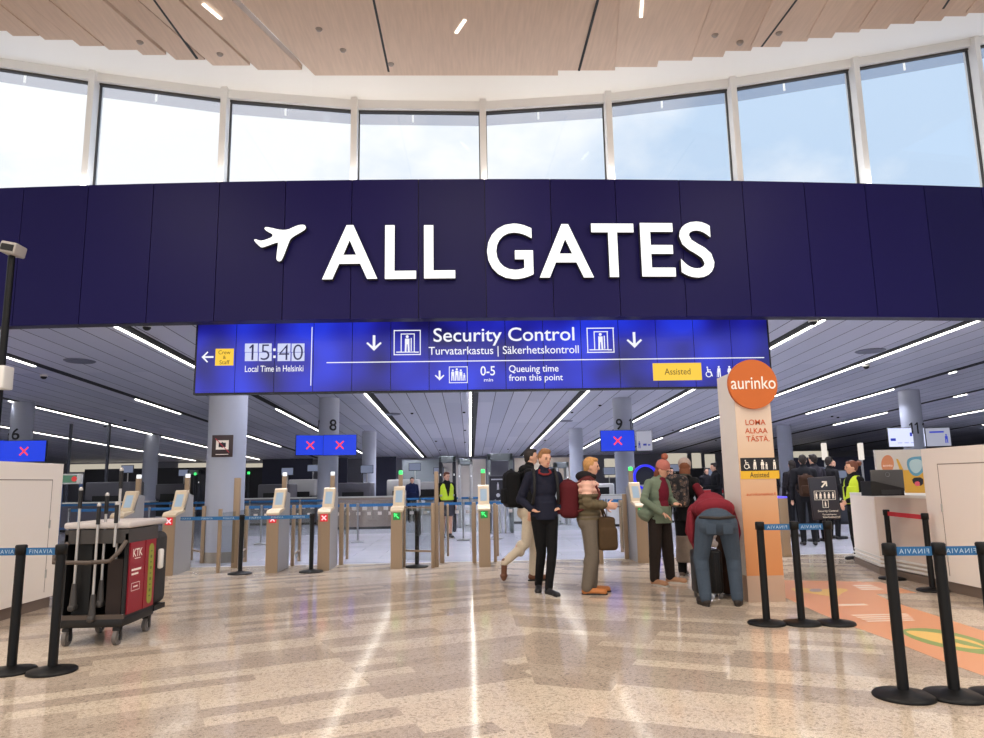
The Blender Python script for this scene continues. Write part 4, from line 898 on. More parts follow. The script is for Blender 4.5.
MB().b2((hw - .17, .02, zb2 + .1), (hw - .03, .4, .78)).build('inner_bag', mat('bag_brown', (42, 30, 26), .8), r)
for sx_ in (-1, 1):
    for y in (.03, LY + .02):
        w_ = MB(); w_.cone((sx_ * (hw - .05) - .018, y, .07), (sx_ * (hw - .05) + .018, y, .07), .07, None, 24); wh = w_.build('wheel', mat('castor_grey', (110, 104, 100), .5), r)
        h_ = MB(); h_.cone((sx_ * (hw - .05) - .021, y, .07), (sx_ * (hw - .05) + .021, y, .07), .032, None, 16); h_.build('hub', M_ALU, wh)
        f = MB(); f.box((sx_ * (hw - .05), y, .15), (.06, .07, .04)); f.box((sx_ * (hw - .05) - .027, y + .01, .1), (.006, .04, .12)); f.box((sx_ * (hw - .05) + .027, y + .01, .1), (.006, .04, .12)); f.build('castor_fork', M_CBL, r)
# rear waste bag
m = MB(); m.rbox((hw - .16, LY + .17, .62), (.36, .28, .74), .07, 3); m.build('waste_bag', mat('bag_grey', (52, 50, 50), .8), r)
MB().b2((-hw + .05, LY, .2), (hw + .03, LY + .26, .25)).build('rear_tray', M_CBL, r)
tag(MB().rbox((0, 0, 0), (.05, .07, .2), .02).build('spray_bottle', M_WHITE), 'small white bottle hung on the side of the cleaning cart', 'bottle').location = (r.location.x + hw + .06, cy0 + LY + .02, .72)
# mops and brooms, each a thing of its own
def mop(px, ztop_, zlow, yoff, head, lab):
    p = at(px, 560, cy0 + yoff); o = tag(empty('mop', (p.x, cy0 + yoff, zlow)), lab, 'mop', 'mops and brooms in the cleaning cart')
    L_ = ztop_ - zlow; MB().cone((0, 0, 0), (0, 0, L_ - .18), .012).build('handle', M_HAND, o)
    MB().cone((0, 0, L_ - .2), (0, 0, L_ - .03), .018, .018).build('grip', M_CBL, o); MB().ball((0, 0, L_ - .02), (.019, .019, .025)).build('grip_cap', M_HAND, o)
    if head: m_ = MB(); m_.cone((0, 0, .25), (0, 0, .05), .02, .034, 12); m_.rbox((0, 0, .03), (.06, .1, .06), .02); m_.build('joint', M_CG, o)
    return o
zz = lambda py, yo=0: at(100, py, cy0 + yo).z
mop(76, zz(487), .32, -.02, 1, 'mop with black-and-white grip, leftmost in the cleaning cart'); mop(95.5, zz(503), .22, -.035, 1, 'shortest mop, second from the left in the cleaning cart')
mop(103, zz(493), .34, .04, 1, 'mop with white cap, third from the left in the cleaning cart'); mop(116, zz(468), .5, .08, 1, 'tallest mop, its white pole rising highest from the cart'); 
mop(113.5, zz(502), .9, -.045, 0, 'black mop handle standing before the tallest one')
# red lit dots under the cart are reflections only; nothing built here
# ================================================================ no-photography plate on the round column
b = colpos[0]; p = at(222.5, 446, b.y - .38); w = at(233, 446, p.y).x - at(212, 446, p.y).x; h = at(222, 435, p.y).z - at(222, 457, p.y).z
r = tag(empty('notice_plate', (p.x, p.y, p.z)), 'dark square no-photography plate on the large round column', 'notice'); MB().rbox((0, 0, 0), (w, .02, h), .004).build('plate', mat('plate_brown', (52, 34, 36), .4), r)
m = MB(); m.box((0, -.012, .02), (w * .6, .004, h * .42)); m.box((0, -.012, -h * .38), (w * .6, .004, h * .03)); m.build('white_field', mat('print_white', (252, 244, 232), .5), r)
m = MB(); m.rbox((0, -.016, .02), (w * .34, .003, h * .2), .0014); m.box((0, -.0165, .02), (.02, .004, h * .26)); m.build('camera_pictogram', M_INK, r)
m = MB(); m.box((0, -.019, .01), (w * .95, .003, .012), M=Matrix.Rotation(PI / 4, 3, 'Y')); m.build('red_stroke', mat('stroke_red', (190, 40, 60), .5), r)
# ================================================================ back hall contents
def wallbox(name, px0, px1, Y, z0, z1, m, d=.15, lab=None, cat=None, mi=None):
    a, b = at(px0, 480, Y).x, at(px1, 480, Y).x; o = MB().b2((a, Y, z0), (b, Y + d, z1)).build(name, m, None, (a, Y, z0))
    return tag(o, lab, cat) if lab else struct(o)
M_NAVYP = mat('partition_navy', (20, 22, 46), .6); M_DK = mat('partition_dark', (16, 15, 22), .6); M_PGREY = mat('partition_grey', (128, 134, 136), .5); M_LITP = mat('daylight_panel', (236, 226, 206), emit=.62)
wallbox('partition', 84, 205, 44, 0, 2.6, M_DK, lab='dark partition wall far behind the cleaning cart', cat='partition')
wallbox('partition', 262, 312, 36, 0, 2.75, M_NAVYP, lab='navy partition right of the round column with the notice plate', cat='partition')
wallbox('partition', 333, 347, 36, 0, 2.75, M_NAVYP, lab='narrow navy partition just right of the column marked 8', cat='partition')
wallbox('partition', 376, 396, 34, 0, 2.7, M_NAVYP, lab='navy curtain panel left of the beige far wall', cat='partition')
wallbox('partition', 206, 262, 46, 0, 2.6, M_DK, lab='dark partition wall directly behind the round column', cat='partition')
wallbox('partition', 402, 441, 46, 0, 2.9, M_PGREY, lab='pale grey-green screen wall above the machines, left of the far staff member', cat='partition')
wallbox('partition', 441, 486, 48, 0, 2.95, mat('beige_wall', (196, 188, 178), .6), lab='beige far wall behind the far staff member', cat='partition')
wallbox('partition', 515, 572, 47, 0, 2.95, mat('beige_wall2', (200, 186, 166), .6), lab='warm beige far wall behind the young men', cat='partition')
wallbox('partition', 640, 716, 47, 0, 2.1, M_DK, lab='low dark partition behind the people at right centre', cat='partition')
wallbox('partition', 790, 905, 40, 0, 2.5, M_NAVYP, lab='navy partition behind the vested officer', cat='partition')
for i, (a, b_, z0, z1, Y) in enumerate(((68, 146, 2.75, 3.35, 57.5), (178, 206, 2.7, 3.3, 57.5), (605, 618, 1.6, 2.9, 50), (665, 688, 2.1, 3.2, 50), (693, 702, 1.6, 3.2, 50), (706, 716, 1.8, 3.1, 50), (795, 830, 2.7, 3.2, 50), (240, 262, 2.7, 3.2, 57.5))):
    x0_, x1_ = at(a, 480, Y).x, at(b_, 480, Y).x; o = MB().b2((x0_, Y - .1, z0), (x1_, Y, z1)).build('window_%d' % (20 + i), M_LITP); struct(o, 'far window letting in pale daylight')
M_MG = mat('machine_grey', (176, 174, 172), .45); M_MGD = mat('machine_hood', (96, 94, 100), .45); M_MD = mat('machine_dark', (34, 34, 42), .45); M_MW = mat('machine_white', (214, 212, 210), .45)
def xray(px, Y, lab, w=1.5, h=1.45, m=None, rz=0, mon=True):
    p = at(px, 490, Y); r = tag(empty('baggage_scanner', (p.x, Y, 0), rz), lab, 'scanner', 'baggage scanners'); m = m or M_MD
    MB().rbox((0, .9, .45), (w, 1.6, .6), .04).build('cabinet', m, r); hd = MB().rbox((0, .9, h * .78), (w * .8, 1.3, h * .44), .06).build('tunnel_hood', M_MGD if m is M_MD else m, r)
    MB().b2((-w * .25, .2, .8), (w * .25, .24, 1.15)).build('lead_curtain', M_BLACK, hd)
    MB().b2((-w * .3, -.9, .74), (w * .3, .2, .8)).build('conveyor', mat('conveyor_belt', (50, 50, 54), .6), r)
    for sx_ in (-1, 1):
        MB().b2((sx_ * w * .3 - .03, -.9, .7), (sx_ * w * .3 + .03, .2, .84)).build('side_rail', M_ALU, r); MB().b2((sx_ * w * .28 - .03, -.85, 0), (sx_ * w * .28 + .03, -.78, .7)).build('leg', M_ALU, r)
    if mon:
        MB().cone((w * .3, .5, h), (w * .3, .5, h + .42), .02).build('monitor_arm', M_ALU, r); s_ = MB().rbox((w * .3, .44, h + .5), (.5, .04, .32), .01).build('monitor', M_BLACK, r); MB().box((w * .3, .417, h + .5), (.46, .006, .28)).build('monitor_screen', mat('monitor_glow', (150, 160, 190), emit=.5), s_)
    return r
for px, Y, lab, w, h, m in ((104, 29, 'dark scanner far behind the cleaning cart lid', 2.2, 1.7, M_MD), (168, 33.5, 'scanner with white parts between the readers and the round column', 1.7, 1.6, M_MD), (272, 29, 'scanner just right of the round column', 1.6, 1.5, M_MD), (300, 32.5, 'scanner left of the column marked 8', 1.5, 1.7, M_MG),
                         (352, 27, 'scanner with pale equipment right of the column marked 8', 1.6, 1.5, M_MD), (402, 29, 'scanner behind the reader with the green arrow at centre left', 1.6, 1.6, M_MG), (428, 33.5, 'scanner left of the far staff member', 1.6, 1.5, M_MG), (545, 32, 'scanner hidden behind the two young men', 1.5, 1.4, M_MW), (601, 29, 'white scanner between the puffer jacket and the column marked 9', 1.5, 1.3, M_MW),
                         (668, 30, 'scanner behind the person with the patterned backpack', 1.6, 1.4, M_MG), (706, 33, 'scanner left of the advert pillar', 1.5, 1.2, M_MW), (812, 24, 'scanner behind the black direction sign', 1.7, 1.1, M_MD), (838, 27.5, 'scanner just left of the vested officer', 1.3, 1.0, M_MG)):
    xray(px, Y, 'baggage ' + lab, w, h, m)
def arch(px0, px1, ptop, base, lab, m, lamp=True):
    b = gnd((px0 + px1) / 2, base); a, c = at(px0, 500, b.y).x, at(px1, 500, b.y).x; h = at((px0 + px1) / 2, ptop, b.y).z; w = c - a
    r = tag(empty('metal_detector', ((a + c) / 2, b.y, 0)), lab, 'detector gate', 'walk-through metal detectors')
    for s_ in (-1, 1): q = MB().rbox((s_ * (w / 2 - .05), .3, h / 2), (.1, .6, h), .02).build('side_panel', m, r); MB().box((s_ * (w / 2 - .05), -.005, h * .75), (.03, .012, .06)).build('lamp', M_SCRW, q)
    MB().rbox((0, .3, h - .1), (w, .6, .2), .02).build('lintel', M_PGREY, r); return r
arch(439, 456, 456, 532, 'narrow grey detector arch around the far staff member', M_MD); arch(458, 473, 459, 528, 'pale detector arch just left of the middle ceiling light', M_MG); arch(488, 513.5, 453.5, 533, 'wide grey detector arch behind the small black sign', M_PGREY); arch(556, 570, 462, 525, 'detector arch between the young men and the puffer jacket', M_MG); arch(186, 199, 470, 520, 'detector arch left of the round column', M_MD)
# barrier counters (pale wood fronts with rows of squares)
def counter(px0, px1, Y, h, m, lab, dots=True, name='screening_counter'):
    a, b = at(px0, 500, Y).x, at(px1, 500, Y).x; w = b - a; r = tag(empty(name, ((a + b) / 2, Y, 0)), lab, 'counter')
    MB().b2((-w / 2, 0, .08), (w / 2, .5, h)).build('front', m, r); MB().b2((-w / 2 - .02, -.03, h), (w / 2 + .02, .55, h + .04)).build('top', M_ALU, r); MB().b2((-w / 2, .03, 0), (w / 2, .5, .08)).build('plinth', M_DK, r)
    if dots:
        m_ = MB(); n = int(w / .34)
        for k in range(n): m_.box((-w / 2 + .17 + k * .34, -.004, h * .66), (.15, .004, .11))
        o = m_.build('square_marks', mat('square_mark', (226, 214, 204), .5), r)
    return r
counter(328, 393, 23.6, 1.0, mat('counter_wood', (150, 132, 122), .5), 'pale wood screening counter with white squares, right of the column marked 8')
counter(206, 322, 27, .95, mat('counter_dark', (96, 92, 104), .5), 'dull screening counter behind the red-cross readers')
counter(585, 628, 22.5, .95, M_MW, 'white screening counter behind the puffer jacket', False)
counter(512, 560, 25, .9, M_MW, 'white screening counter behind the young men', False)
counter(60, 150, 25, .95, mat('counter_dark', (96, 92, 104), .5), 'dull screening counter behind the cleaning cart', False)
o = counter(684, 722, 21, 1.08, M_MG, 'screening counter with a red edge left of the advert pillar', False); MB().b2((-.7, -.05, 1.0), (.6, -.03, 1.1)).build('red_edge', mat('edge_red', (206, 34, 40), .5), o)
counter(792, 850, 21.5, .7, M_MD, 'dark low counter behind the black direction sign', False)
# glass screen row with dotted squares between the gates and the machines
for i, (a, b_) in enumerate(((240, 330), (332, 420), (420, 500), (505, 600))):
    Y = 20.6; x0_, x1_ = at(a, 500, Y).x, at(b_, 500, Y).x; r = tag(empty('glass_screen', ((x0_ + x1_) / 2, Y, 0)), 'low glass screen dotted with pale squares, ' + ('behind the red-cross readers', 'behind the wide glass gate', 'beside the far staff member', 'behind the young men')[i], 'screen', 'low glass screens'); w = x1_ - x0_
    MB().b2((-w / 2, 0, .06), (w / 2, .012, 1.0)).build('pane', M_CLEAR, r); m = MB(); n = int(w / .3)
    for k in range(n): m.box((-w / 2 + .15 + k * .3, -.003, .62), (.11, .003, .09))
    m.build('square_marks', mat('square_mark', (226, 214, 204), .5), r)
    for x in (-w / 2, w / 2): MB().b2((x - .02, -.02, 0), (x + .02, .03, 1.02)).build('upright', M_ALU, r)
# lane control box with red and green field, on a blue frame behind the cart
b = gnd(76, 548); Y = b.y; a1, a2 = at(61.5, 474, Y), at(81.5, 484, Y); r = tag(empty('control_stand', (b.x, Y, 0)), 'blue framed stand with a white box showing a red dot, left of the mop tops', 'stand'); cx = (a1.x + a2.x) / 2 - b.x; cz = (a1.z + a2.z) / 2; w = a2.x - a1.x; h = a1.z - a2.z
bx = MB().rbox((cx, 0, cz), (w, .12, h), .015).build('control_box', M_WHITE, r); m = MB(); m.box((cx - w * .02, -.062, cz), (w * .66, .004, h * .72)); m.build('green_field', mat('field_green', (96, 150, 120), emit=.5), bx)
m = MB(); m.cone((cx + w * .2, -.064, cz), (cx + w * .2, -.07, cz), h * .26, None, 16); m.build('red_dot', mat('dot_red', (220, 50, 50), emit=.8), bx)
MB_ = MB()
for x in (cx - w / 2, cx + w * .45): MB().b2((x - .03, 0, 0), (x + .03, .06, cz - h / 2)).build('frame_post', mat('frame_blue', (58, 92, 140), .5), r)
MB().b2((cx - w / 2, 0, .45), (cx + w / 2, .05, .5)).build('frame_rail', mat('frame_blue', (58, 92, 140), .5), r)
# round body scanner with a blue ring
b = gnd(647, 520); Y = b.y; p = at(646, 477, Y); R_ = (at(659, 477, Y).x - at(634, 477, Y).x) / 2; r = tag(empty('body_scanner', (p.x, Y, 0)), 'body scanner with a glowing blue ring, behind the woman in the beanie', 'scanner')
vs = []; n = 40; m = MB()
for i in range(n):
    a = 2 * PI * i / n
    for rr, y in ((R_, 0), (R_ * .82, 0), (R_ * .82, .12), (R_, .12)): vs.append((rr * math.cos(a), y, p.z + rr * math.sin(a)))
m.add(vs, [(i * 4 + k, ((i + 1) % n) * 4 + k, ((i + 1) % n) * 4 + (k + 1) % 4, i * 4 + (k + 1) % 4) for i in range(n) for k in range(4)], 0, False); m.build('blue_ring', mat('ring_blue', (40, 40, 235), emit=1.2), r)
m = MB(); m.cone((0, .1, p.z), (0, .9, p.z), R_ * .84, R_ * .84, 32); m.build('drum', M_MD, r); MB().b2((-R_ * .9, .05, 0), (R_ * .9, .9, max(.3, p.z - R_ * .6))).build('foot', M_MG, r)
# small lane status lamps on posts in the back hall
for px, py, base, w in ((193, 474, 520, 'left of the round column'), (247, 473, 520, 'right of the round column'), (362, 470, 522, 'above the screening counter'), (540, 470, 520, 'behind the young men'), (808, 466, 520, 'over the direction sign')):
    b = gnd(px, base); zt3 = at(px, py, b.y).z; r = tag(empty('status_lamp_post', (b.x, b.y, 0)), 'thin grey post with a small green lamp, ' + w, 'lamp post', 'green status lamps'); MB().cone((0, 0, 0), (0, 0, zt3 - .05), .035).build('post', M_MD, r); MB().rbox((0, 0, zt3), (.09, .09, .11), .02).build('lamp', M_GREEN, r)
# light grey posts (ceiling hung) far back, two on the left, two lit on the right
for px, y0_, y1_, m_, w in ((69.5, 450, 476, M_MG, 'left pair, first'), (107.5, 456, 480, M_MG, 'left pair, second')):
    Y = 33; a1, a2 = at(px, y0_, Y), at(px, y1_, Y); o = MB().cone((0, 0, 0), (0, 0, hc(Y)), .07).build('ceiling_post', mat('post_dark', (70, 72, 84), .5)); o.location = (a1.x, Y, 0); tag(o, 'thin grey post to the ceiling behind the left cupboard, ' + w, 'post', 'thin ceiling posts')
for px, w in ((823.5, 'left'), (860, 'right')):
    Y = 26; a1, a2 = at(px, 443, Y), at(px, 460, Y); r = tag(empty('lit_post', (a1.x, Y, 0)), 'tall post with a pale lit top above the navy partition, %s one' % w, 'lamp post', 'lit posts'); MB().cone((0, 0, 0), (0, 0, a2.z), .04).build('post', M_MG, r); MB().rbox((0, 0, (a1.z + a2.z) / 2), (.16, .16, a1.z - a2.z), .03).build('lit_head', mat('head_lit', (250, 240, 228), emit=.9), r)
# ================================================================ people
import numpy as np
V = Vector
def evalmesh(ob):
    dg = bpy.context.evaluated_depsgraph_get(); dg.update(); me = bpy.data.meshes.new_from_object(ob.evaluated_get(dg)); return me
def orient(axis, side):
    z = V(axis).normalized(); x = V(side); x = (x - z * x.dot(z)).normalized(); y = z.cross(x); return Matrix((x, y, z)).transposed()
def fuse(mb, name, mats, parent, voxel=.008, it=3, matfn=None, flat=False):
    ob = mb.build('tmp', mats); 
    m = ob.modifiers.new('r', 'REMESH'); m.mode = 'VOXEL'; m.voxel_size = voxel; m.use_smooth_shade = True
    if it: s_ = ob.modifiers.new('s', 'SMOOTH'); s_.iterations = it; s_.factor = .5
    me = evalmesh(ob); old = ob.data; bpy.data.objects.remove(ob); bpy.data.meshes.remove(old)
    me.name = name; me.materials.clear()
    for q in (mats if isinstance(mats, (list, tuple)) else [mats]): me.materials.append(q)
    if flat:
        co = np.empty(len(me.vertices) * 3); me.vertices.foreach_get('co', co); co = co.reshape(-1, 3); co[:, 2] = np.maximum(co[:, 2], flat if flat is not True else 0.0); me.vertices.foreach_set('co', co.ravel())
    if matfn:
        for p in me.polygons: p.material_index = matfn(p.center)
    else:
        me.polygons.foreach_set('material_index', [0] * len(me.polygons))
    me.polygons.foreach_set('use_smooth', [True] * len(me.polygons)); me.update()
    o = bpy.data.objects.new(name, me); COL.objects.link(o); o.parent = parent; return o
def cap(mb, a, b, r0, r1=None, n=14):
    r1 = r0 if r1 is None else r1; mb.cone(a, b, r0, r1, n); mb.ball(a, r0, n); mb.ball(b, r1, n)
SK = mat('skin_light', (222, 170, 142), .5, noise=.05)
BASE = dict(head=(0, -.025, 1.625), neck=(0, .005, 1.47), chest=(0, .005, 1.28), pelvis=(0, 0, .95), sL=(.175, .01, 1.415), sR=(-.175, .01, 1.415), eL=(.23, .03, 1.13), eR=(-.23, .03, 1.13), wL=(.235, -.06, .88), wR=(-.235, -.06, .88),
            hL=(.09, 0, .92), hR=(-.09, 0, .92), kL=(.095, -.02, .5), kR=(-.095, -.02, .5), aL=(.1, .02, .09), aR=(-.1, .02, .09), tL=(.115, -.15, .035), tR=(-.115, -.15, .035))
def person(loc, rz, lab, height=1.75, pose={}, face=(0, -1, 0), up=(0, 0, 1), top=None, topm=None, legm=None, legs='trousers', shoem=None, hair=None, hairm=None, voxel=.008, hands={}, topfn=None, slim=1.0, fem=False, leg_r=1.0, thick=1.0, group=None, quilt=0, hem=.0, solem=None, far=False):
    s = height / 1.75; P = {k: V(v) for k, v in {**BASE, **pose}.items()}; P = {k: v * s for k, v in P.items()}
    r = empty('person', (loc[0], loc[1], 0), rz); tag(r, lab, 'person', group)
    f = V(face).normalized(); u = V(up); u = (u - f * u.dot(f)).normalized(); sd = u.cross(f) * -1; sd = f.cross(u) * -1
    R = Matrix((sd, f, u)).transposed()     # local x side, y face, z up
    spine = (P['chest'] - P['pelvis']); side = (P['sL'] - P['sR']).normalized(); hside = (P['hL'] - P['hR']).normalized()
    Ot = orient(P['neck'] - P['chest'], side); Ob = orient(spine, side); Op = orient(spine if spine.z > .1 else spine + V((0, 0, .15)), hside)
    sw = .85 if fem else 1
    b = MB()
    hd = P['head']
    b.ball(hd + u * .015, (.074, .093, .11), 22, 0, R); b.ball(hd + f * .018 - u * .055, (.054, .066, .06), 18, 0, R)
    b.ball(hd + f * .098 - u * .012, (.014, .018, .026), 10, 0, R); b.ball(hd + f * .09 + u * .028, (.05, .012, .012), 10, 0, R)
    for q in (-1, 1): b.ball(hd + sd * q * .076 - u * .005 - f * .005, (.01, .02, .03), 10, 0, R)
    cap(b, P['neck'], hd - u * .05 - f * .01, .054 * sw, .05 * sw)
    cap(b, P['sL'] * .93 + P['sR'] * .07, P['sR'] * .93 + P['sL'] * .07, .055 * sw)
    b.ball((P['chest'] + P['neck']) / 2 - (P['neck'] - P['chest']) * .12, (.155 * sw, .1, .16), 18, 0, Ot); b.ball(P['chest'], (.15 * sw, .105, .17), 18, 0, Ob)
    b.ball(P['chest'].lerp(P['pelvis'], .55), (.13 * sw, .1, .17), 18, 0, Ob); b.ball(P['pelvis'] , (.155, .115, .125), 18, 0, Op)
    for q in 'LR':
        cap(b, P['s' + q], P['e' + q], .05 * sw, .042 * sw); cap(b, P['e' + q], P['w' + q], .042 * sw, .028)
        cap(b, P['h' + q], P['k' + q], .082, .055); cap(b, P['k' + q], P['a' + q], .055, .036); 
        k = P['k' + q].lerp(P['a' + q], .3) + V((0, .015, 0)); b.ball(k, (.048, .05, .1), 12)
        cap(b, P['a' + q] + V((0, 0, -.035)), P['t' + q], .04, .03)
        # hand: palm, four fingers, thumb
        if not far:
            w = P['w' + q]; d = V(hands.get(q, (w - P['e' + q]))).normalized(); n_ = V(hands.get('n' + q, (1 if q == 'R' else -1, 0, 0))); n_ = (n_ - d * n_.dot(d)).normalized(); x_ = d.cross(n_)
            if x_.dot(f) < 0 and abs(d.z) > .5: x_ = -x_
            M_ = Matrix((x_, n_, d)).transposed(); b.ball(w + d * .05, (.042, .018, .055), 14, 0, M_)
            cl = hands.get('c' + q, .45)
            for i, (o_, L_) in enumerate(((-.03, .05), (-.01, .06), (.011, .064), (.031, .056))):
                a0 = w + d * .09 + x_ * o_; d1 = (d + n_ * cl * .6).normalized(); a1 = a0 + d1 * L_ * .55; d2 = (d + n_ * cl * 1.8).normalized(); a2 = a1 + d2 * L_ * .5
                cap(b, a0 - d * .02, a1, .0095, .009, 8); cap(b, a1, a2, .009, .0075, 8)
            a0 = w + d * .035 + x_ * .035; d1 = (d * .6 + x_ * .75 + n_ * .35).normalized(); a1 = a0 + d1 * .04; a2 = a1 + (d * .9 + x_ * .2 + n_ * .5).normalized() * .028; cap(b, a0 - d1 * .01, a1, .0125, .011, 8); cap(b, a1, a2, .011, .009, 8)
        else: b.ball(P['w' + q] + (P['w' + q] - P['e' + q]).normalized() * .07, (.035, .025, .075), 10)
    body = fuse(b, 'body', SK, r, voxel if not far else .012, 2)
    for q in (-1, 1):
        if far: break
        e = MB(); e.ball(hd + sd * q * .031 + f * .087 + u * .008, (.014, .007, .008), 10, 0, R); e.build('eye', mat('eye_dark', (42, 30, 26), .3), body)
        e = MB(); e.ball(hd + sd * q * .031 + f * .094 + u * .03, (.02, .006, .0045), 8, 0, R); e.build('eyebrow', hairm or mat('hair_brown', (84, 58, 38), .7), body)
    if not far: e = MB(); e.ball(hd + f * .086 - u * .055, (.024, .008, .006), 10, 0, R); e.build('mouth', mat('lips', (176, 96, 88), .5), body)
    # hair
    if hair:
        h = MB()
        h.ball(hd + u * .033 - f * .022, (.084, .094, .104), 20, 0, R)
        if hair in ('short', 'quiff'):
            h.ball(hd + u * .095 + f * .035, (.066, .055, .034), 14, 0, R); h.ball(hd - u * .03 - f * .06, (.06, .045, .05), 12, 0, R)
            if hair == 'quiff': h.ball(hd + u * .11 + f * .06, (.055, .03, .03), 12, 0, R); h.ball(hd + u * .12 + f * .0, (.06, .06, .03), 12, 0, R)
        if hair == 'bun': h.ball(hd + u * .075 - f * .135, .05, 14); h.ball(hd + u * .09 + f * .03, (.066, .055, .03), 14, 0, R); h.ball(hd - u * .01 - f * .065, (.05, .04, .05), 12, 0, R)
        if hair == 'long': h.ball(hd - u * .06 - f * .045, (.085, .06, .11), 14, 0, R); h.ball(hd + u * .09 + f * .03, (.066, .055, .03), 14, 0, R); h.ball(hd - u * .15 - f * .03, (.09, .06, .08), 14, 0, R)
        fuse(h, 'hair', hairm, r, .01 if far else .008, 2)
    # trousers / skirt
    t = MB(); L_ = leg_r
    t.ball(P['pelvis'] + V((0, 0, -.01)), (.172 * thick, .135 * thick, .13 * thick), 20, 0, Op)
    if legs == 'trousers':
        for q in 'LR':
            an = P['a' + q] + (P['k' + q] - P['a' + q]).normalized() * .0
            cap(t, P['h' + q] , P['k' + q], .1 * thick, .072 * L_); cap(t, P['k' + q], an, .072 * L_, .056 * L_); t.ball(P['h' + q] + V((0, .03, -.02)), (.09 * thick, .1 * thick, .1 * thick), 14)
            kn = P['k' + q].lerp(an, .25); t.ball(kn, (.07 * L_, .075 * L_, .12), 12)
            for fz in (.75, .9): t.ball(P['k' + q].lerp(an, fz), (.062 * L_, .066 * L_, .018), 10)
        fuse(t, 'trousers', legm, r, .01, 2)
    elif legs == 'skirt':
        t.cone(P['pelvis'] + V((0, 0, .05)), P['pelvis'] + V((0, -.0, -.36)), .17, .2, 24); fuse(t, 'skirt', legm, r, .012, 3)
    for q in 'LR':
        sh = MB(); a, tt = P['a' + q], P['t' + q]; d = (tt - a); dh = V((d.x, d.y, 0)).normalized() if abs(d.z) < .12 else d.normalized()
        lift = min(a.z, tt.z) > .12
        heel = a + (V((0, 0, -.045)) if not lift else V((0, 0, 0))) - dh * .025
        if solem == 'boot': cap(sh, a + (P['k' + q] - a).normalized() * .1, a, .056, .054)
        sh.ball(a, (.047, .052, .05)); cap(sh, heel, tt + dh * .035, .046, .04)
        sh.ball(tt + dh * .0, (.05, .06, .036), 12)
        ob = fuse(sh, 'shoe', shoem or mat('shoe_black', (22, 20, 20), .5), r, .008, 2, flat=.012 if not lift else False)
        if not lift and not far:
            so = MB(); n = 18; c = (heel + tt + dh * .03) / 2; Lh = (tt - heel).length / 2 + .062; x_ = V((-dh.y, dh.x, 0))
            so.prism([(Lh * math.cos(2 * PI * i / n), (.052) * math.sin(2 * PI * i / n) * (1.0 if math.cos(2 * PI * i / n) > 0 else .85)) for i in range(n)], (c.x, c.y, 0), dh, x_, (0, 0, .022)); so.build('sole', mat('sole_pale', (196, 188, 178), .6) if solem != 'boot' else mat('sole_dark', (40, 34, 30), .6), ob)
    # top garment
    if topm:
        j = MB(); g = .025; tw = sw
        j.ball((P['chest'] + P['neck']) / 2 - (P['neck'] - P['chest']) * .1, (.185 * tw, .135, .18), 20, 0, Ot); cap(j, P['sL'] * .92 + P['sR'] * .08, P['sR'] * .92 + P['sL'] * .08, .075 * tw)
        low = P['pelvis'] - spine.normalized() * hem
        if quilt:
            n = quilt
            for i in range(n):
                c = P['neck'].lerp(low, (i + 1.1) / (n + .6)); M_ = Ot if i < n / 2 else Ob; j.ball(c, (.205 * tw, .165, .06), 20, 0, M_)
            j.ball(P['chest'], (.175 * tw, .14, .2), 20, 0, Ob)
        j.ball(P['chest'], (.18 * tw * slim, .135, .2), 20, 0, Ob); j.ball(P['chest'].lerp(low, .5), (.172 * tw * slim, .135, .19), 20, 0, Ob); j.cone(P['chest'].lerp(low, .45), low, .15 * slim, .155 * slim, 24) if spine.z > .2 else j.ball(P['chest'].lerp(low, .8), (.178, .14, .14), 20, 0, Ob)
        j.ball(low + spine.normalized() * .07, (.188, .148, .09), 22, 0, Op)
        for q in 'LR':
            we = P['w' + q] + (P['e' + q] - P['w' + q]).normalized() * .02
            cap(j, P['s' + q], P['e' + q], .07 * tw, .058 * tw); cap(j, P['e' + q], we, .058 * tw, .044)
            if quilt:
                for k in range(4): j.ball(P['s' + q].lerp(P['e' + q], (k + .5) / 4), (.078, .078, .045), 12, 0, orient(P['e' + q] - P['s' + q], V((1, 0.1, 0))))
                for k in range(3): j.ball(P['e' + q].lerp(we, (k + .5) / 3), (.064, .064, .04), 12, 0, orient(we - P['e' + q], V((1, 0.1, .1))))
            else:
                for k in (.3, .75): j.ball(P['s' + q].lerp(P['e' + q], k), (.072 * tw, .072 * tw, .03), 10, 0, orient(P['e' + q] - P['s' + q], V((1, 0.1, 0))))
                j.ball(P['e' + q], .064 * tw)
        cap(j, P['neck'] + V((0, 0, -.02)), P['neck'].lerp(hd - u * .05, .35), .085, .074)
        fuse(j, top or 'jacket', topm if isinstance(topm, (list, tuple)) else [topm], r, .009 if not far else .013, 2, topfn)
    return r, P, (f, u, sd, R)
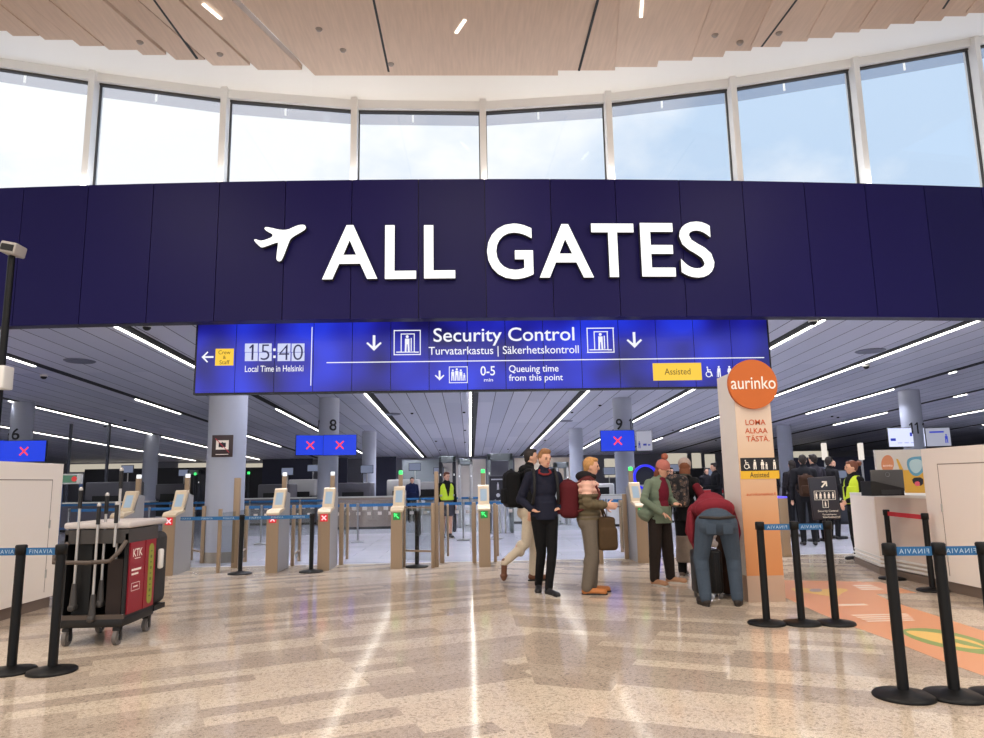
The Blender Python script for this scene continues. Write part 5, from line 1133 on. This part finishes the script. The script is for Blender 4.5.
def backpack(root, P, c, size, m, lab, pocketm=None, strapm=None, tilt=0, d=(0, 1, 0)):
    """carried on root's figure frame at c; a thing of its own"""
    M_ = Matrix.Translation(V(root.location)) @ Matrix.Rotation(root.rotation_euler.z, 4, 'Z'); w = M_ @ V(c)
    o = tag(empty('backpack', w, root.rotation_euler.z), lab, 'backpack'); sx_, sy_, sz_ = size
    b = MB(); b.rbox((0, 0, 0), (sx_, sy_, sz_), min(size) * .32, 4); b.ball((0, .01, sz_ * .3), (sx_ * .46, sy_ * .5, sz_ * .26), 16); fuse(b, 'main_bag', m, o, .012, 3)
    b = MB(); b.rbox((0, sy_ * .5, -sz_ * .18), (sx_ * .74, .07, sz_ * .42), .03, 3); b.build('front_pocket', pocketm or m, o)
    for q in (-1, 1):
        s_ = MB(); s_.tube([(q * .1, -sy_ * .4, sz_ * .42), (q * .12, -sy_ * .5 - .06, sz_ * .5), (q * .13, -sy_ * .5 - .21, sz_ * .42), (q * .135, -sy_ * .5 - .27, sz_ * .12), (q * .16, -sy_ * .5 - .2, -sz_ * .12), (q * .15, -sy_ * .4, -sz_ * .32)], .017, 8); s_.build('strap', strapm or m, o)
    s_ = MB(); s_.tube([(-.05, 0, sz_ * .48), (-.04, 0, sz_ * .57), (.04, 0, sz_ * .57), (.05, 0, sz_ * .48)], .009, 6); s_.build('grab_handle', strapm or m, o)
    return o
def cloth(name, c, noise=.12, ns=30, rough=.85): return mat(name, c, rough, 0, 0, .25, 0, noise, ns)
HB = mat('hair_dark_blond', (150, 106, 66), .7, noise=.3, nscale=60); HD = mat('hair_dark', (38, 28, 24), .6, noise=.3, nscale=60); HR = mat('hair_auburn', (120, 62, 38), .6, noise=.3, nscale=60); HBR = mat('hair_brown', (84, 58, 38), .7)
# ---- navy jacket man
C_NAVY = cloth('navy_jacket', (30, 32, 48)); C_BLK = cloth('black_trousers', (17, 17, 19)); 
g = gnd(549, 596); loc = (g.x - .02, g.y + .1)
r, P, _ = person(loc, .12, 'person in a navy jacket and black trousers facing the camera, hands in pockets', 1.86, dict(head=(.02, -.03, 1.625), eL=(.27, .07, 1.15), eR=(-.28, .08, 1.14), wL=(.17, -.07, 1.03), wR=(-.17, -.08, 1.02), hL=(.08, 0, .92), hR=(-.08, 0, .92), kL=(.07, -.06, .5), kR=(-.04, .05, .5), aL=(.01, -.08, .09), aR=(-.05, .22, .1), tL=(.06, -.25, .035), tR=(-.09, .06, .04)),
    face=(.3, -1, -.05), topm=C_NAVY, legm=C_BLK, shoem=mat('sneaker_black', (26, 25, 27), .6), hair='quiff', hairm=HB, hem=.06, leg_r=.92, hands={'L': (-.9, .1, -.35), 'R': (.9, .1, -.35)})
m = MB(); m.tube([(-.06, -.06, 1.5), (-.075, -.1, 1.46), (-.03, -.13, 1.44), (.03, -.13, 1.44), (.075, -.1, 1.46), (.06, -.06, 1.5)], .013, 8); o = m.build('red_collar', cloth('red_collar', (126, 44, 46)), r); o.scale = [1.86 / 1.75] * 3
m = MB()
for q in (-1, 1): m.tube([(q * .12, .06, 1.5), (q * .135, -.05, 1.5), (q * .14, -.13, 1.4), (q * .145, -.15, 1.25), (q * .16, -.1, 1.1), (q * .17, .05, 1.05)], .019, 8)
o = m.build('pack_straps', mat('strap_black', (20, 20, 22), .7), r); o.scale = [1.86 / 1.75] * 3
# ---- black jacket man behind, walking right
C_BJ = cloth('black_jacket', (20, 20, 22)); C_CRM = cloth('cream_trousers', (206, 192, 170), .1)
g = gnd(531, 583); loc = (g.x - .02, g.y + .1)
r, P, _ = person(loc, PI * .58, 'person in a black jacket and cream trousers walking right, behind the navy jacket', 1.93, dict(head=(0.02, -.08, 1.63), neck=(0, -.03, 1.47), chest=(0, -.02, 1.28), wL=(.23, -.16, .95), wR=(-.235, .04, .93), eL=(.23, .0, 1.14), kL=(.08, -.12, .52), aL=(.08, -.08, .1), tL=(.08, -.26, .035), kR=(-.08, .06, .5), aR=(-.08, .36, .27), tR=(-.08, .37, .11)),
    face=(-.35, -1, 0), topm=C_BJ, legm=C_CRM, shoem=mat('boot_brown', (104, 64, 42), .6), hair='short', hairm=HD, solem='boot')
m = MB(); m.ball((0, .0, 1.47), (.11, .11, .07)); fuse(m, 'hood', C_BJ, r, .012, 2).scale = [1.93 / 1.75] * 3
backpack(r, P, (0, .235, 1.33), (.32, .22, .52), cloth('pack_black', (18, 18, 20)), 'big black backpack worn by the person walking behind the navy jacket')
# ---- puffer jacket
C_OL = cloth('olive_puffer', (104, 92, 70), .1, 12); C_PK = cloth('pink_puffer', (232, 184, 164), .06, 12); C_MR = cloth('maroon_collar', (92, 40, 40)); C_GT = cloth('grey_trousers', (112, 102, 90))
def puff(c): z = c.z; return 2 if z > 1.44 else (1 if z > 1.27 and True else 0)
g = gnd(592, 594); loc = (g.x, g.y + .05)
r, P, _ = person(loc, PI * .47, 'person in an olive and pink puffer jacket and tan boots, in profile facing right', 1.75, dict(head=(0, -.06, 1.62), eL=(.23, .0, 1.13), eR=(-.23, .03, 1.15), wL=(.2, -.24, 1.1), wR=(-.2, -.22, 1.13), kL=(.1, -.04, .5), aL=(.11, -.02, .09), tL=(.12, -.19, .035), aR=(-.1, .06, .09), tR=(-.13, -.12, .035)),
    face=(-.12, -1, -.08), topm=[C_OL, C_PK, C_MR], topfn=puff, quilt=7, legm=C_GT, shoem=mat('boot_tan', (184, 112, 54), .6), hair='short', hairm=mat('hair_blond', (190, 140, 84), .7, noise=.4, nscale=50), solem='boot', leg_r=1.3, thick=1.15, hem=.04, hands={'R': (0, -1, -.1), 'L': (0, -1, -.1), 'nR': (1, 0, 0), 'nL': (-1, 0, 0)})
m = MB(); m.ball((0, .03, 1.5), (.11, .13, .075)); m.ball((0, -.04, 1.49), (.09, .09, .055)); fuse(m, 'hood', cloth('dark_hood', (34, 30, 32)), r, .012, 2)
C_BG = cloth('pack_maroon', (86, 26, 32)); backpack(r, P, (0, .25, 1.2), (.34, .26, .48), C_BG, 'maroon backpack worn by the person in the puffer jacket', strapm=C_MR)
# brown bag hanging at the front
g2 = V(r.location) + V((.21, -.04, 0)); o = tag(empty('shoulder_bag', (g2.x, g2.y, .76)), 'brown soft bag hanging before the person in the puffer jacket', 'bag'); m = MB(); m.rbox((0, 0, 0), (.22, .3, .42), .03, 2); m.rbox((.01, 0, -.06), (.25, .33, .3), .05, 3); fuse(m, 'bag_body', cloth('bag_brown2', (78, 60, 40)), o, .012, 3); m = MB(); m.tube([(0, -.1, .2), (-.03, -.06, .3), (-.04, 0, .34), (-.03, .06, .3), (0, .1, .2)], .012); m.build('strap', cloth('bag_brown2', (78, 60, 40)), o)
tag(MB().rbox((0, 0, 0), (.05, .12, .012), .004).build('travel_pass', mat('pass_dark', (60, 30, 34), .5)), 'small dark folded pass in the hand of the puffer jacket wearer', 'document').location = V(r.location) + V((.37, -.12, 1.1))
# ---- woman with beanie
C_GRN = cloth('green_jacket', (118, 132, 112), .1); C_BRN = cloth('brown_trousers', (44, 36, 32))
g = gnd(666, 585); loc = (g.x - .02, g.y + .08)
r, P, hf = person(loc, .55, 'person in a pink bobble beanie and open pale green jacket, looking down', 1.72, dict(head=(.02, -.09, 1.6), neck=(0, -.02, 1.46), eR=(-.3, .0, 1.18), wR=(-.17, -.22, 1.0), eL=(.22, -.02, 1.17), wL=(.08, -.26, 1.12), hL=(.09, 0, .92), kR=(-.12, -.0, .5), kL=(.13, .0, .5), aR=(-.14, .02, .09), aL=(.2, .04, .09), tR=(-.15, -.16, .035), tL=(.26, -.12, .035)),
    face=(.3, -1, -.42), topm=C_GRN, legm=C_BRN, shoem=mat('shoe_tan', (176, 130, 96), .6), hair='long', hairm=HR, fem=True, hem=.1, slim=1.12, leg_r=1.2, hands={'R': (.5, -.7, -.5), 'L': (-.7, -.6, .1), 'nR': (0, 0, -1), 'nL': (0, 0, -1)})
f, u, sd, R = hf; hd = P['head']; C_PB = cloth('pink_knit', (188, 116, 104), .25, 80)
m = MB(); m.ball(hd + u * .055 - f * .012, (.092, .105, .1), 20, 0, R); m.ball(hd + u * .03 - f * .01, (.094, .108, .03), 20, 0, R); q = fuse(m, 'beanie', C_PB, r, .008, 2); m = MB(); m.ball(hd + u * .19 - f * .03, .05, 14); fuse(m, 'bobble', cloth('bobble_brown', (170, 100, 80), .3, 90), q, .01, 1)
m = MB()
for q_ in (-1, 1):
    c = hd + sd * q_ * .032 + f * .1 + u * .006; n = 16
    for i in range(n):
        a0, a1 = 2 * PI * i / n, 2 * PI * (i + 1) / n; m.cone(c + sd * .026 * math.cos(a0) + u * .02 * math.sin(a0), c + sd * .026 * math.cos(a1) + u * .02 * math.sin(a1), .003, None, 6)
m.build('glasses', M_INK, r)
C_BUR = cloth('burgundy_sweater', (108, 26, 44)); m = MB(); m.ball((0, -.06, 1.27), (.11, .108, .21), 18); m.ball((0, -.045, 1.07), (.1, .118, .15), 16); m.ball((0, -.06, 1.43), (.075, .075, .06)); fuse(m, 'sweater', C_BUR, r, .01, 2)
m = MB(); m.ball((-.2, .05, .98), (.14, .12, .08), 16); m.cone((-.12, .02, 1.1), (-.27, .05, .9), .1, .08, 16); fuse(m, 'jacket_tail', C_GRN, r, .012, 3)
# ---- person with patterned backpack
def floral():
    N = NT('floral_canvas', .8); b = N.b; v = N.n('ShaderNodeTexVoronoi'); v.feature = 'F1'; v.inputs['Scale'].default_value = 17; N.l(N.tc.outputs['Object'], v.inputs['Vector'])
    N.l(N.ramp(v.outputs['Distance'], [(0, (176, 148, 120)), (.22, (140, 110, 92)), (.3, (36, 32, 36)), (.45, (104, 90, 84)), (.55, (30, 28, 32))]), b.inputs['Base Color']); return N.m
g = gnd(684, 578); loc = (g.x + .12, g.y + .1)
r, P, hf = person(loc, PI * .8, 'person with auburn hair and a pale cap in a black coat, seen from behind', 1.74, dict(head=(0, -.05, 1.62), eL=(.24, -.06, 1.15), wL=(.2, -.3, 1.1), kL=(.09, 0, .5), hL=(.09, 0, .92)), face=(.3, -1, -.05), topm=cloth('black_coat', (24, 24, 26)), legm=C_BLK, shoem=mat('boot_grey', (92, 78, 70), .6), hair='long', hairm=mat('hair_ginger', (124, 72, 44), .7, noise=.3, nscale=60), fem=True, hem=.12, leg_r=1.15)
f, u, sd, R = hf; hd = P['head']; m = MB(); m.ball(hd + u * .06 + f * .005, (.1, .116, .1), 18, 0, R); m.ball(hd + u * .04 + f * .08, (.07, .07, .015), 14, 0, R); fuse(m, 'cap', cloth('pale_cap', (176, 158, 148), .1), r, .009, 2)
m = MB(); m.ball((0, .0, 1.47), (.12, .12, .06)); fuse(m, 'scarf', cloth('grey_scarf', (72, 70, 62), .3, 40), r, .012, 2)
backpack(r, P, (.03, .27, 1.26), (.34, .2, .46), floral(), 'dark backpack with a pale flower pattern, worn by the auburn-haired person', strapm=cloth('pack_black', (18, 18, 20)))
M_ = V(r.location); o = tag(empty('folded_jacket', (M_.x + .16, M_.y - .24, 1.22)), 'maroon folded garment slung over the flowered backpack', 'garment'); m = MB(); m.rbox((0, 0, 0), (.12, .1, .34), .045, 3, M=Matrix.Rotation(-.5, 3, 'Y')); fuse(m, 'folded_cloth', cloth('maroon_cloth', (110, 28, 40)), o, .012, 2)
m = MB(); m.cone((0, 0, .22), (0, 0, .6), .19, .17, 24); fuse(m, 'plaid_hem', mat('plaid_beige', (124, 110, 98), .8, noise=.3, nscale=14), r, .012, 2)
# ---- bending man
C_RED = cloth('red_jacket', (128, 38, 50), .15); C_JN = cloth('blue_jeans', (68, 80, 94), .14, 60)
gl, gr = gnd(709, 606), gnd(737, 606); loc = ((gl.x + gr.x) / 2, gl.y + .05); ft = (gr.x - gl.x) / 2 / 1.02
r, P, hf = person(loc, PI - .12, 'person in jeans and a red jacket bending over a black suitcase, back to the camera', 1.8, dict(pelvis=(0, .05, .93), hL=(.12, .04, .9), hR=(-.12, .04, .9), chest=(-.03, -.3, 1.1), neck=(-.06, -.47, 1.02), head=(-.07, -.6, .92), sL=(.15, -.42, 1.04), sR=(-.23, -.4, 1.04), eL=(.2, -.42, .76), eR=(-.29, -.3, .76), wL=(.14, -.44, .56), wR=(-.27, -.36, .52), kL=(.18, -.04, .5), kR=(-.18, -.03, .5), aL=(ft + .02, .06, .09), aR=(-ft - .02, .06, .09), tL=(ft + .05, -.1, .035), tR=(-ft - .07, -.1, .035)),
    face=(0, -.55, -.85), up=(0, -.85, .55), topm=C_RED, legm=C_JN, shoem=mat('shoe_dark_brown', (42, 34, 30), .6), solem='boot', hair='short', hairm=HD, leg_r=1.22, thick=1.2, hem=.02, hands={'L': (0, -.1, -1), 'R': (0, -.2, -1)})
m = MB(); m.ball((-.02, -.1, 1.08), (.235, .2, .12), 20, 0, Matrix.Rotation(.45, 3, 'X')); m.ball((-.03, -.3, 1.08), (.245, .22, .15), 20); cap(m, (.16, -.42, 1.04), (.215, -.42, .8), .085, .07); cap(m, (-.24, -.4, 1.04), (-.3, -.3, .8), .085, .07); fuse(m, 'jacket_back', C_RED, r, .012, 3)
m = MB(); m.ball((.24, -.26, .86), (.05, .1, .2), 16); fuse(m, 'hanging_flap', C_RED, r, .012, 3)
m = MB(); m.tube([(.2, .1, 1.0), (.12, .185, 1.0), (0, .21, .99), (-.12, .185, 1.0), (-.2, .1, 1.0)], .017, 8); m.build('belt', mat('leather_belt', (44, 38, 34), .6), r)
for q_ in (-1, 1): MB().rbox((q_ * .095, .195, .87), (.11, .012, .12), .004, 2).build('back_pocket', C_JN, r)
# suitcase he bends over
g = gnd(719, 603); o = tag(empty('suitcase', (g.x, g.y + .38, 0)), 'black upright suitcase between the legs of the bending person', 'suitcase')
m = MB(); m.rbox((0, 0, .32), (.34, .24, .52), .04, 3)
for k in range(5): m.rbox((-.12 + k * .06, -.12, .32), (.02, .02, .44), .008, 2)
m.build('shell', mat('case_black', (20, 20, 22), .4), o)
for sx_ in (-.13, .13):
    for y in (-.08, .08): m = MB(); m.cone((sx_ - .015, y, .03), (sx_ + .015, y, .03), .03, None, 14); m.build('wheel', mat('castor_grey', (110, 104, 100), .5), o)
m = MB(); m.tube([(-.08, .08, .56), (-.08, .08, .7), (.08, .08, .7), (.08, .08, .56)], .01); m.build('pull_handle', M_ALU, o)
o = tag(empty('white_bag', (g.x - .02, g.y + .26, .7)), 'white open bag with red print lying on the black suitcase', 'bag'); m = MB(); m.rbox((0, 0, 0), (.26, .2, .08), .03, 3, M=Matrix.Rotation(.5, 3, 'Y')); m.rbox((.02, -.02, .09), (.22, .1, .12), .04, 3, M=Matrix.Rotation(.6, 3, 'Y')); fuse(m, 'bag_body', mat('bag_white', (216, 208, 206), .6), o, .01, 2); m = MB(); m.rbox((-.03, -.1, .0), (.12, .02, .05), .01, 2, M=Matrix.Rotation(.6, 3, 'Y')); m.build('red_print', mat('print_red', (150, 30, 40), .6), o)
g = gnd(747, 598); o = tag(empty('travel_bag', (g.x - .13, g.y + .3, 0)), 'tall dark brown bag between the bending person and the advert pillar', 'bag'); m = MB(); m.rbox((0, 0, .38), (.16, .24, .74), .05, 3); fuse(m, 'bag_body', cloth('bag_dark_brown', (66, 46, 36)), o, .012, 2); m = MB(); m.tube([(0, -.07, .72), (0, -.05, .86), (0, .05, .86), (0, .07, .72)], .012); m.build('handle', mat('case_black', (20, 20, 22), .4), o)
# ---- vested officer
C_VEST = mat('hivis_yellow', (214, 232, 40), .6); C_VEST.node_tree.nodes['Principled BSDF'].inputs['Base Color'].default_value = (.62, .80, .03, 1); M_REFL = mat('reflective_band', (200, 204, 200), .35, .3)
def vest(r, s=1, low=.98, w=1.0):
    m = MB(); m.ball((0, .005, 1.31), (.2 * w, .158, .19), 22); m.cone((0, .005, 1.28), (0, .005, low), .19 * w, .2 * w, 26); m.ball((0, .005, low + .04), (.205 * w, .165, .07), 22)
    v = fuse(m, 'vest', [C_VEST, C_BLK], r, .009, 2, lambda c: 1 if (c.y < -.05 and abs(c.x) < (c.z - 1.05) * .22 + .0 and c.z > 1.1) else 0)
    m = MB(); m.lathe([(.207 * w, low + .1), (.214 * w, low + .1), (.214 * w, low + .15), (.207 * w, low + .15)], (0, .005, 0), 28); q = m.build('reflective_band', M_REFL, v); q.scale = (1, .82, 1)
    v.scale = [s] * 3; return v
loc = (at(855.5, 500, 12.35).x, 12.35)
r, P, hf = person(loc, -PI * .46, 'person in a yellow high-visibility vest with hair in a bun, behind the white desk', 1.7, dict(eL=(.21, .0, 1.13), eR=(-.21, .0, 1.13), wL=(.07, -.22, 1.04), wR=(-.06, -.24, 1.0)), face=(-.25, -1, -.02), topm=cloth('black_top', (20, 20, 23)), legm=C_BLK, hair='bun', hairm=mat('hair_chestnut', (112, 62, 40), .6, noise=.3, nscale=60), fem=True, hands={'L': (-.6, -.4, -.5), 'R': (.6, -.3, -.5), 'nL': (0, 1, 0), 'nR': (0, 1, 0)})
vest(r, .985)
# ---- far staff member
g = gnd(447, 538)
r, P, hf = person((g.x, g.y), .25, 'far person in a yellow high-visibility vest and grey skirt, behind the glass gate', 1.72, dict(eR=(-.24, .02, 1.13), wR=(-.2, -.1, .9)), face=(.35, -1, -.1), topm=cloth('black_top', (20, 20, 23)), legm=cloth('grey_skirt', (70, 68, 76)), legs='skirt', hair='short', hairm=mat('hair_chestnut', (112, 62, 40), .6), fem=True, voxel=.01)
vest(r, .985, 1.0)
# ---- background figures
def far(px, Y, rz, lab, h=1.74, top=(28, 28, 34), leg=(22, 22, 26), hair='short', hm=None, pose={}):
    x = at(px, 500, Y).x
    return person((x, Y), rz, lab, h, pose, topm=cloth('coat_%d_%d_%d' % top, top), legm=cloth('legs_%d_%d_%d' % leg, leg), hair=hair, hairm=hm or HD, far=True, hem=.08)[0]
far(806, 15.2, PI * .9, 'tall person in a black coat seen from behind, left of the black direction sign', 1.92)
far(817, 15.9, PI * 1.1, 'person in a dark grey coat seen from behind, above the black direction sign', 1.95, (44, 42, 50))
far(832, 16.6, PI * .6, 'person in black with an arm raised, right of the black direction sign', 1.9, (24, 22, 26), pose=dict(eL=(.3, -.15, 1.35), wL=(.2, -.3, 1.55)))
far(795, 17.2, PI, 'person in dark clothes partly behind the lit pedestal', 1.85, (34, 30, 34), hair='long')
far(717, 19.5, -PI * .5, 'person in black leaning toward the red-edged counter, left of the pillar', 1.86, (18, 18, 22), pose=dict(wR=(-.15, -.4, 1.1), wL=(.15, -.38, 1.12)))
far(708, 24.5, 0, 'far person with long dark hair behind the red-edged counter', 1.8, (30, 28, 34), hair='long')
far(672, 24.0, .3, 'far person in dark clothes between the beanie and the pale cap', 1.82, (36, 34, 44))
far(661, 29.0, -.4, 'far person in grey near the round blue scanner', 1.75, (58, 58, 66))
far(412, 27.0, .2, 'far person in dark blue beside the scanners left of the staff member', 1.66, (26, 34, 70))
far(550, 26.5, -.6, 'far person in blue half hidden behind the young men', 1.7, (34, 48, 110))
far(771, 21.5, PI, 'far person in a dark coat just right of the advert pillar', 1.8, (30, 28, 36))
o = backpack(bpy.data.objects['person.008'] if 'person.008' in bpy.data.objects else r, None, (0, .24, 1.25), (.3, .18, .44), cloth('pack_brown', (60, 40, 28)), 'brown backpack worn by the tall person in a black coat')
# ================================================================ light
W = bpy.data.worlds.new('sky'); S.world = W; W.use_nodes = True; t = W.node_tree; bg = t.nodes['Background']
tc = t.nodes.new('ShaderNodeTexCoord'); mp = t.nodes.new('ShaderNodeMapping'); mp.inputs['Scale'].default_value = (1, 1, 1.6); mp.inputs['Location'].default_value = (.3, 0, .2)
no = t.nodes.new('ShaderNodeTexNoise'); no.inputs['Scale'].default_value = 2.6; no.inputs['Detail'].default_value = 6; no.inputs['Roughness'].default_value = .55
t.links.new(tc.outputs['Generated'], mp.inputs[0]); t.links.new(mp.outputs[0], no.inputs['Vector'])
sx = t.nodes.new('ShaderNodeSeparateXYZ'); t.links.new(tc.outputs['Generated'], sx.inputs[0])
ad = t.nodes.new('ShaderNodeMath'); ad.operation = 'MULTIPLY_ADD'; t.links.new(sx.outputs[0], ad.inputs[0]); ad.inputs[1].default_value = -.3; t.links.new(no.outputs['Fac'], ad.inputs[2])
rp = t.nodes.new('ShaderNodeValToRGB'); t.links.new(ad.outputs[0], rp.inputs[0])
rp.color_ramp.elements[0].position = .36; rp.color_ramp.elements[0].color = (*lin((192, 214, 238)), 1)
rp.color_ramp.elements[1].position = .58; rp.color_ramp.elements[1].color = (*lin((250, 252, 254)), 1)
lo = t.nodes.new('ShaderNodeMath'); lo.operation = 'GREATER_THAN'; t.links.new(sx.outputs[2], lo.inputs[0]); lo.inputs[1].default_value = -.02
mxn = t.nodes.new('ShaderNodeMix'); mxn.data_type = 'RGBA'; t.links.new(lo.outputs[0], mxn.inputs[0]); mxn.inputs[6].default_value = (*lin((200, 192, 182)), 1); t.links.new(rp.outputs[0], mxn.inputs[7])
t.links.new(mxn.outputs[2], bg.inputs[0]); bg.inputs[1].default_value = 1.25
def area(name, loc, sx_, sy_, power, color, rot=(0, 0, 0), spread=180):
    l = bpy.data.lights.new(name, 'AREA'); l.shape = 'RECTANGLE'; l.size = sx_; l.size_y = sy_; l.energy = power; l.color = color
    o = bpy.data.objects.new(name, l); COL.objects.link(o); o.location = loc; o.rotation_euler = rot; l.spread = math.radians(spread); return o
for x in (-7, 0, 7):
    for y in (-4, 1, 6): area('hall_fill_light', (x, y, ZC - .1), 2.2, 2.2, 205, (1, .92, .83))  # unseen fill lights without fixtures, added overhead to brighten the front hall
for x in (-9.5, -5.7, -1.7, 2.2, 6.1, 9.9, 13.5):
    for y in (16, 24, 33, 43, 52): pass
for (x, sd, segs) in lx:
    for a, b in segs:
        n = max(1, round((b - a) / 8)); st = (b - a) / n
        for k in range(n):
            y = a + st * (k + .5); pw_ = 29 * st * (1 if x > -5 else .22)
            area('channel_lamp', (x - sd * .16, y, hc(y) - .045), .07, st, pw_, (.86, .88, 1), spread=115)
for i in range(6):
    x = -12 + i * 4.8; area('soffit_fill_light', (x, fb(x, 11.7), zb1 + .12), 4.2, .12, 20, (1, .97, .93), (PI, 0, 0))  # hidden upward fill, added behind the band to brighten soffit and wood
S.view_settings.view_transform = 'Standard'; S.view_settings.look = 'None'; S.view_settings.exposure = 0; S.view_settings.gamma = 1; S.view_settings.use_curve_mapping = False
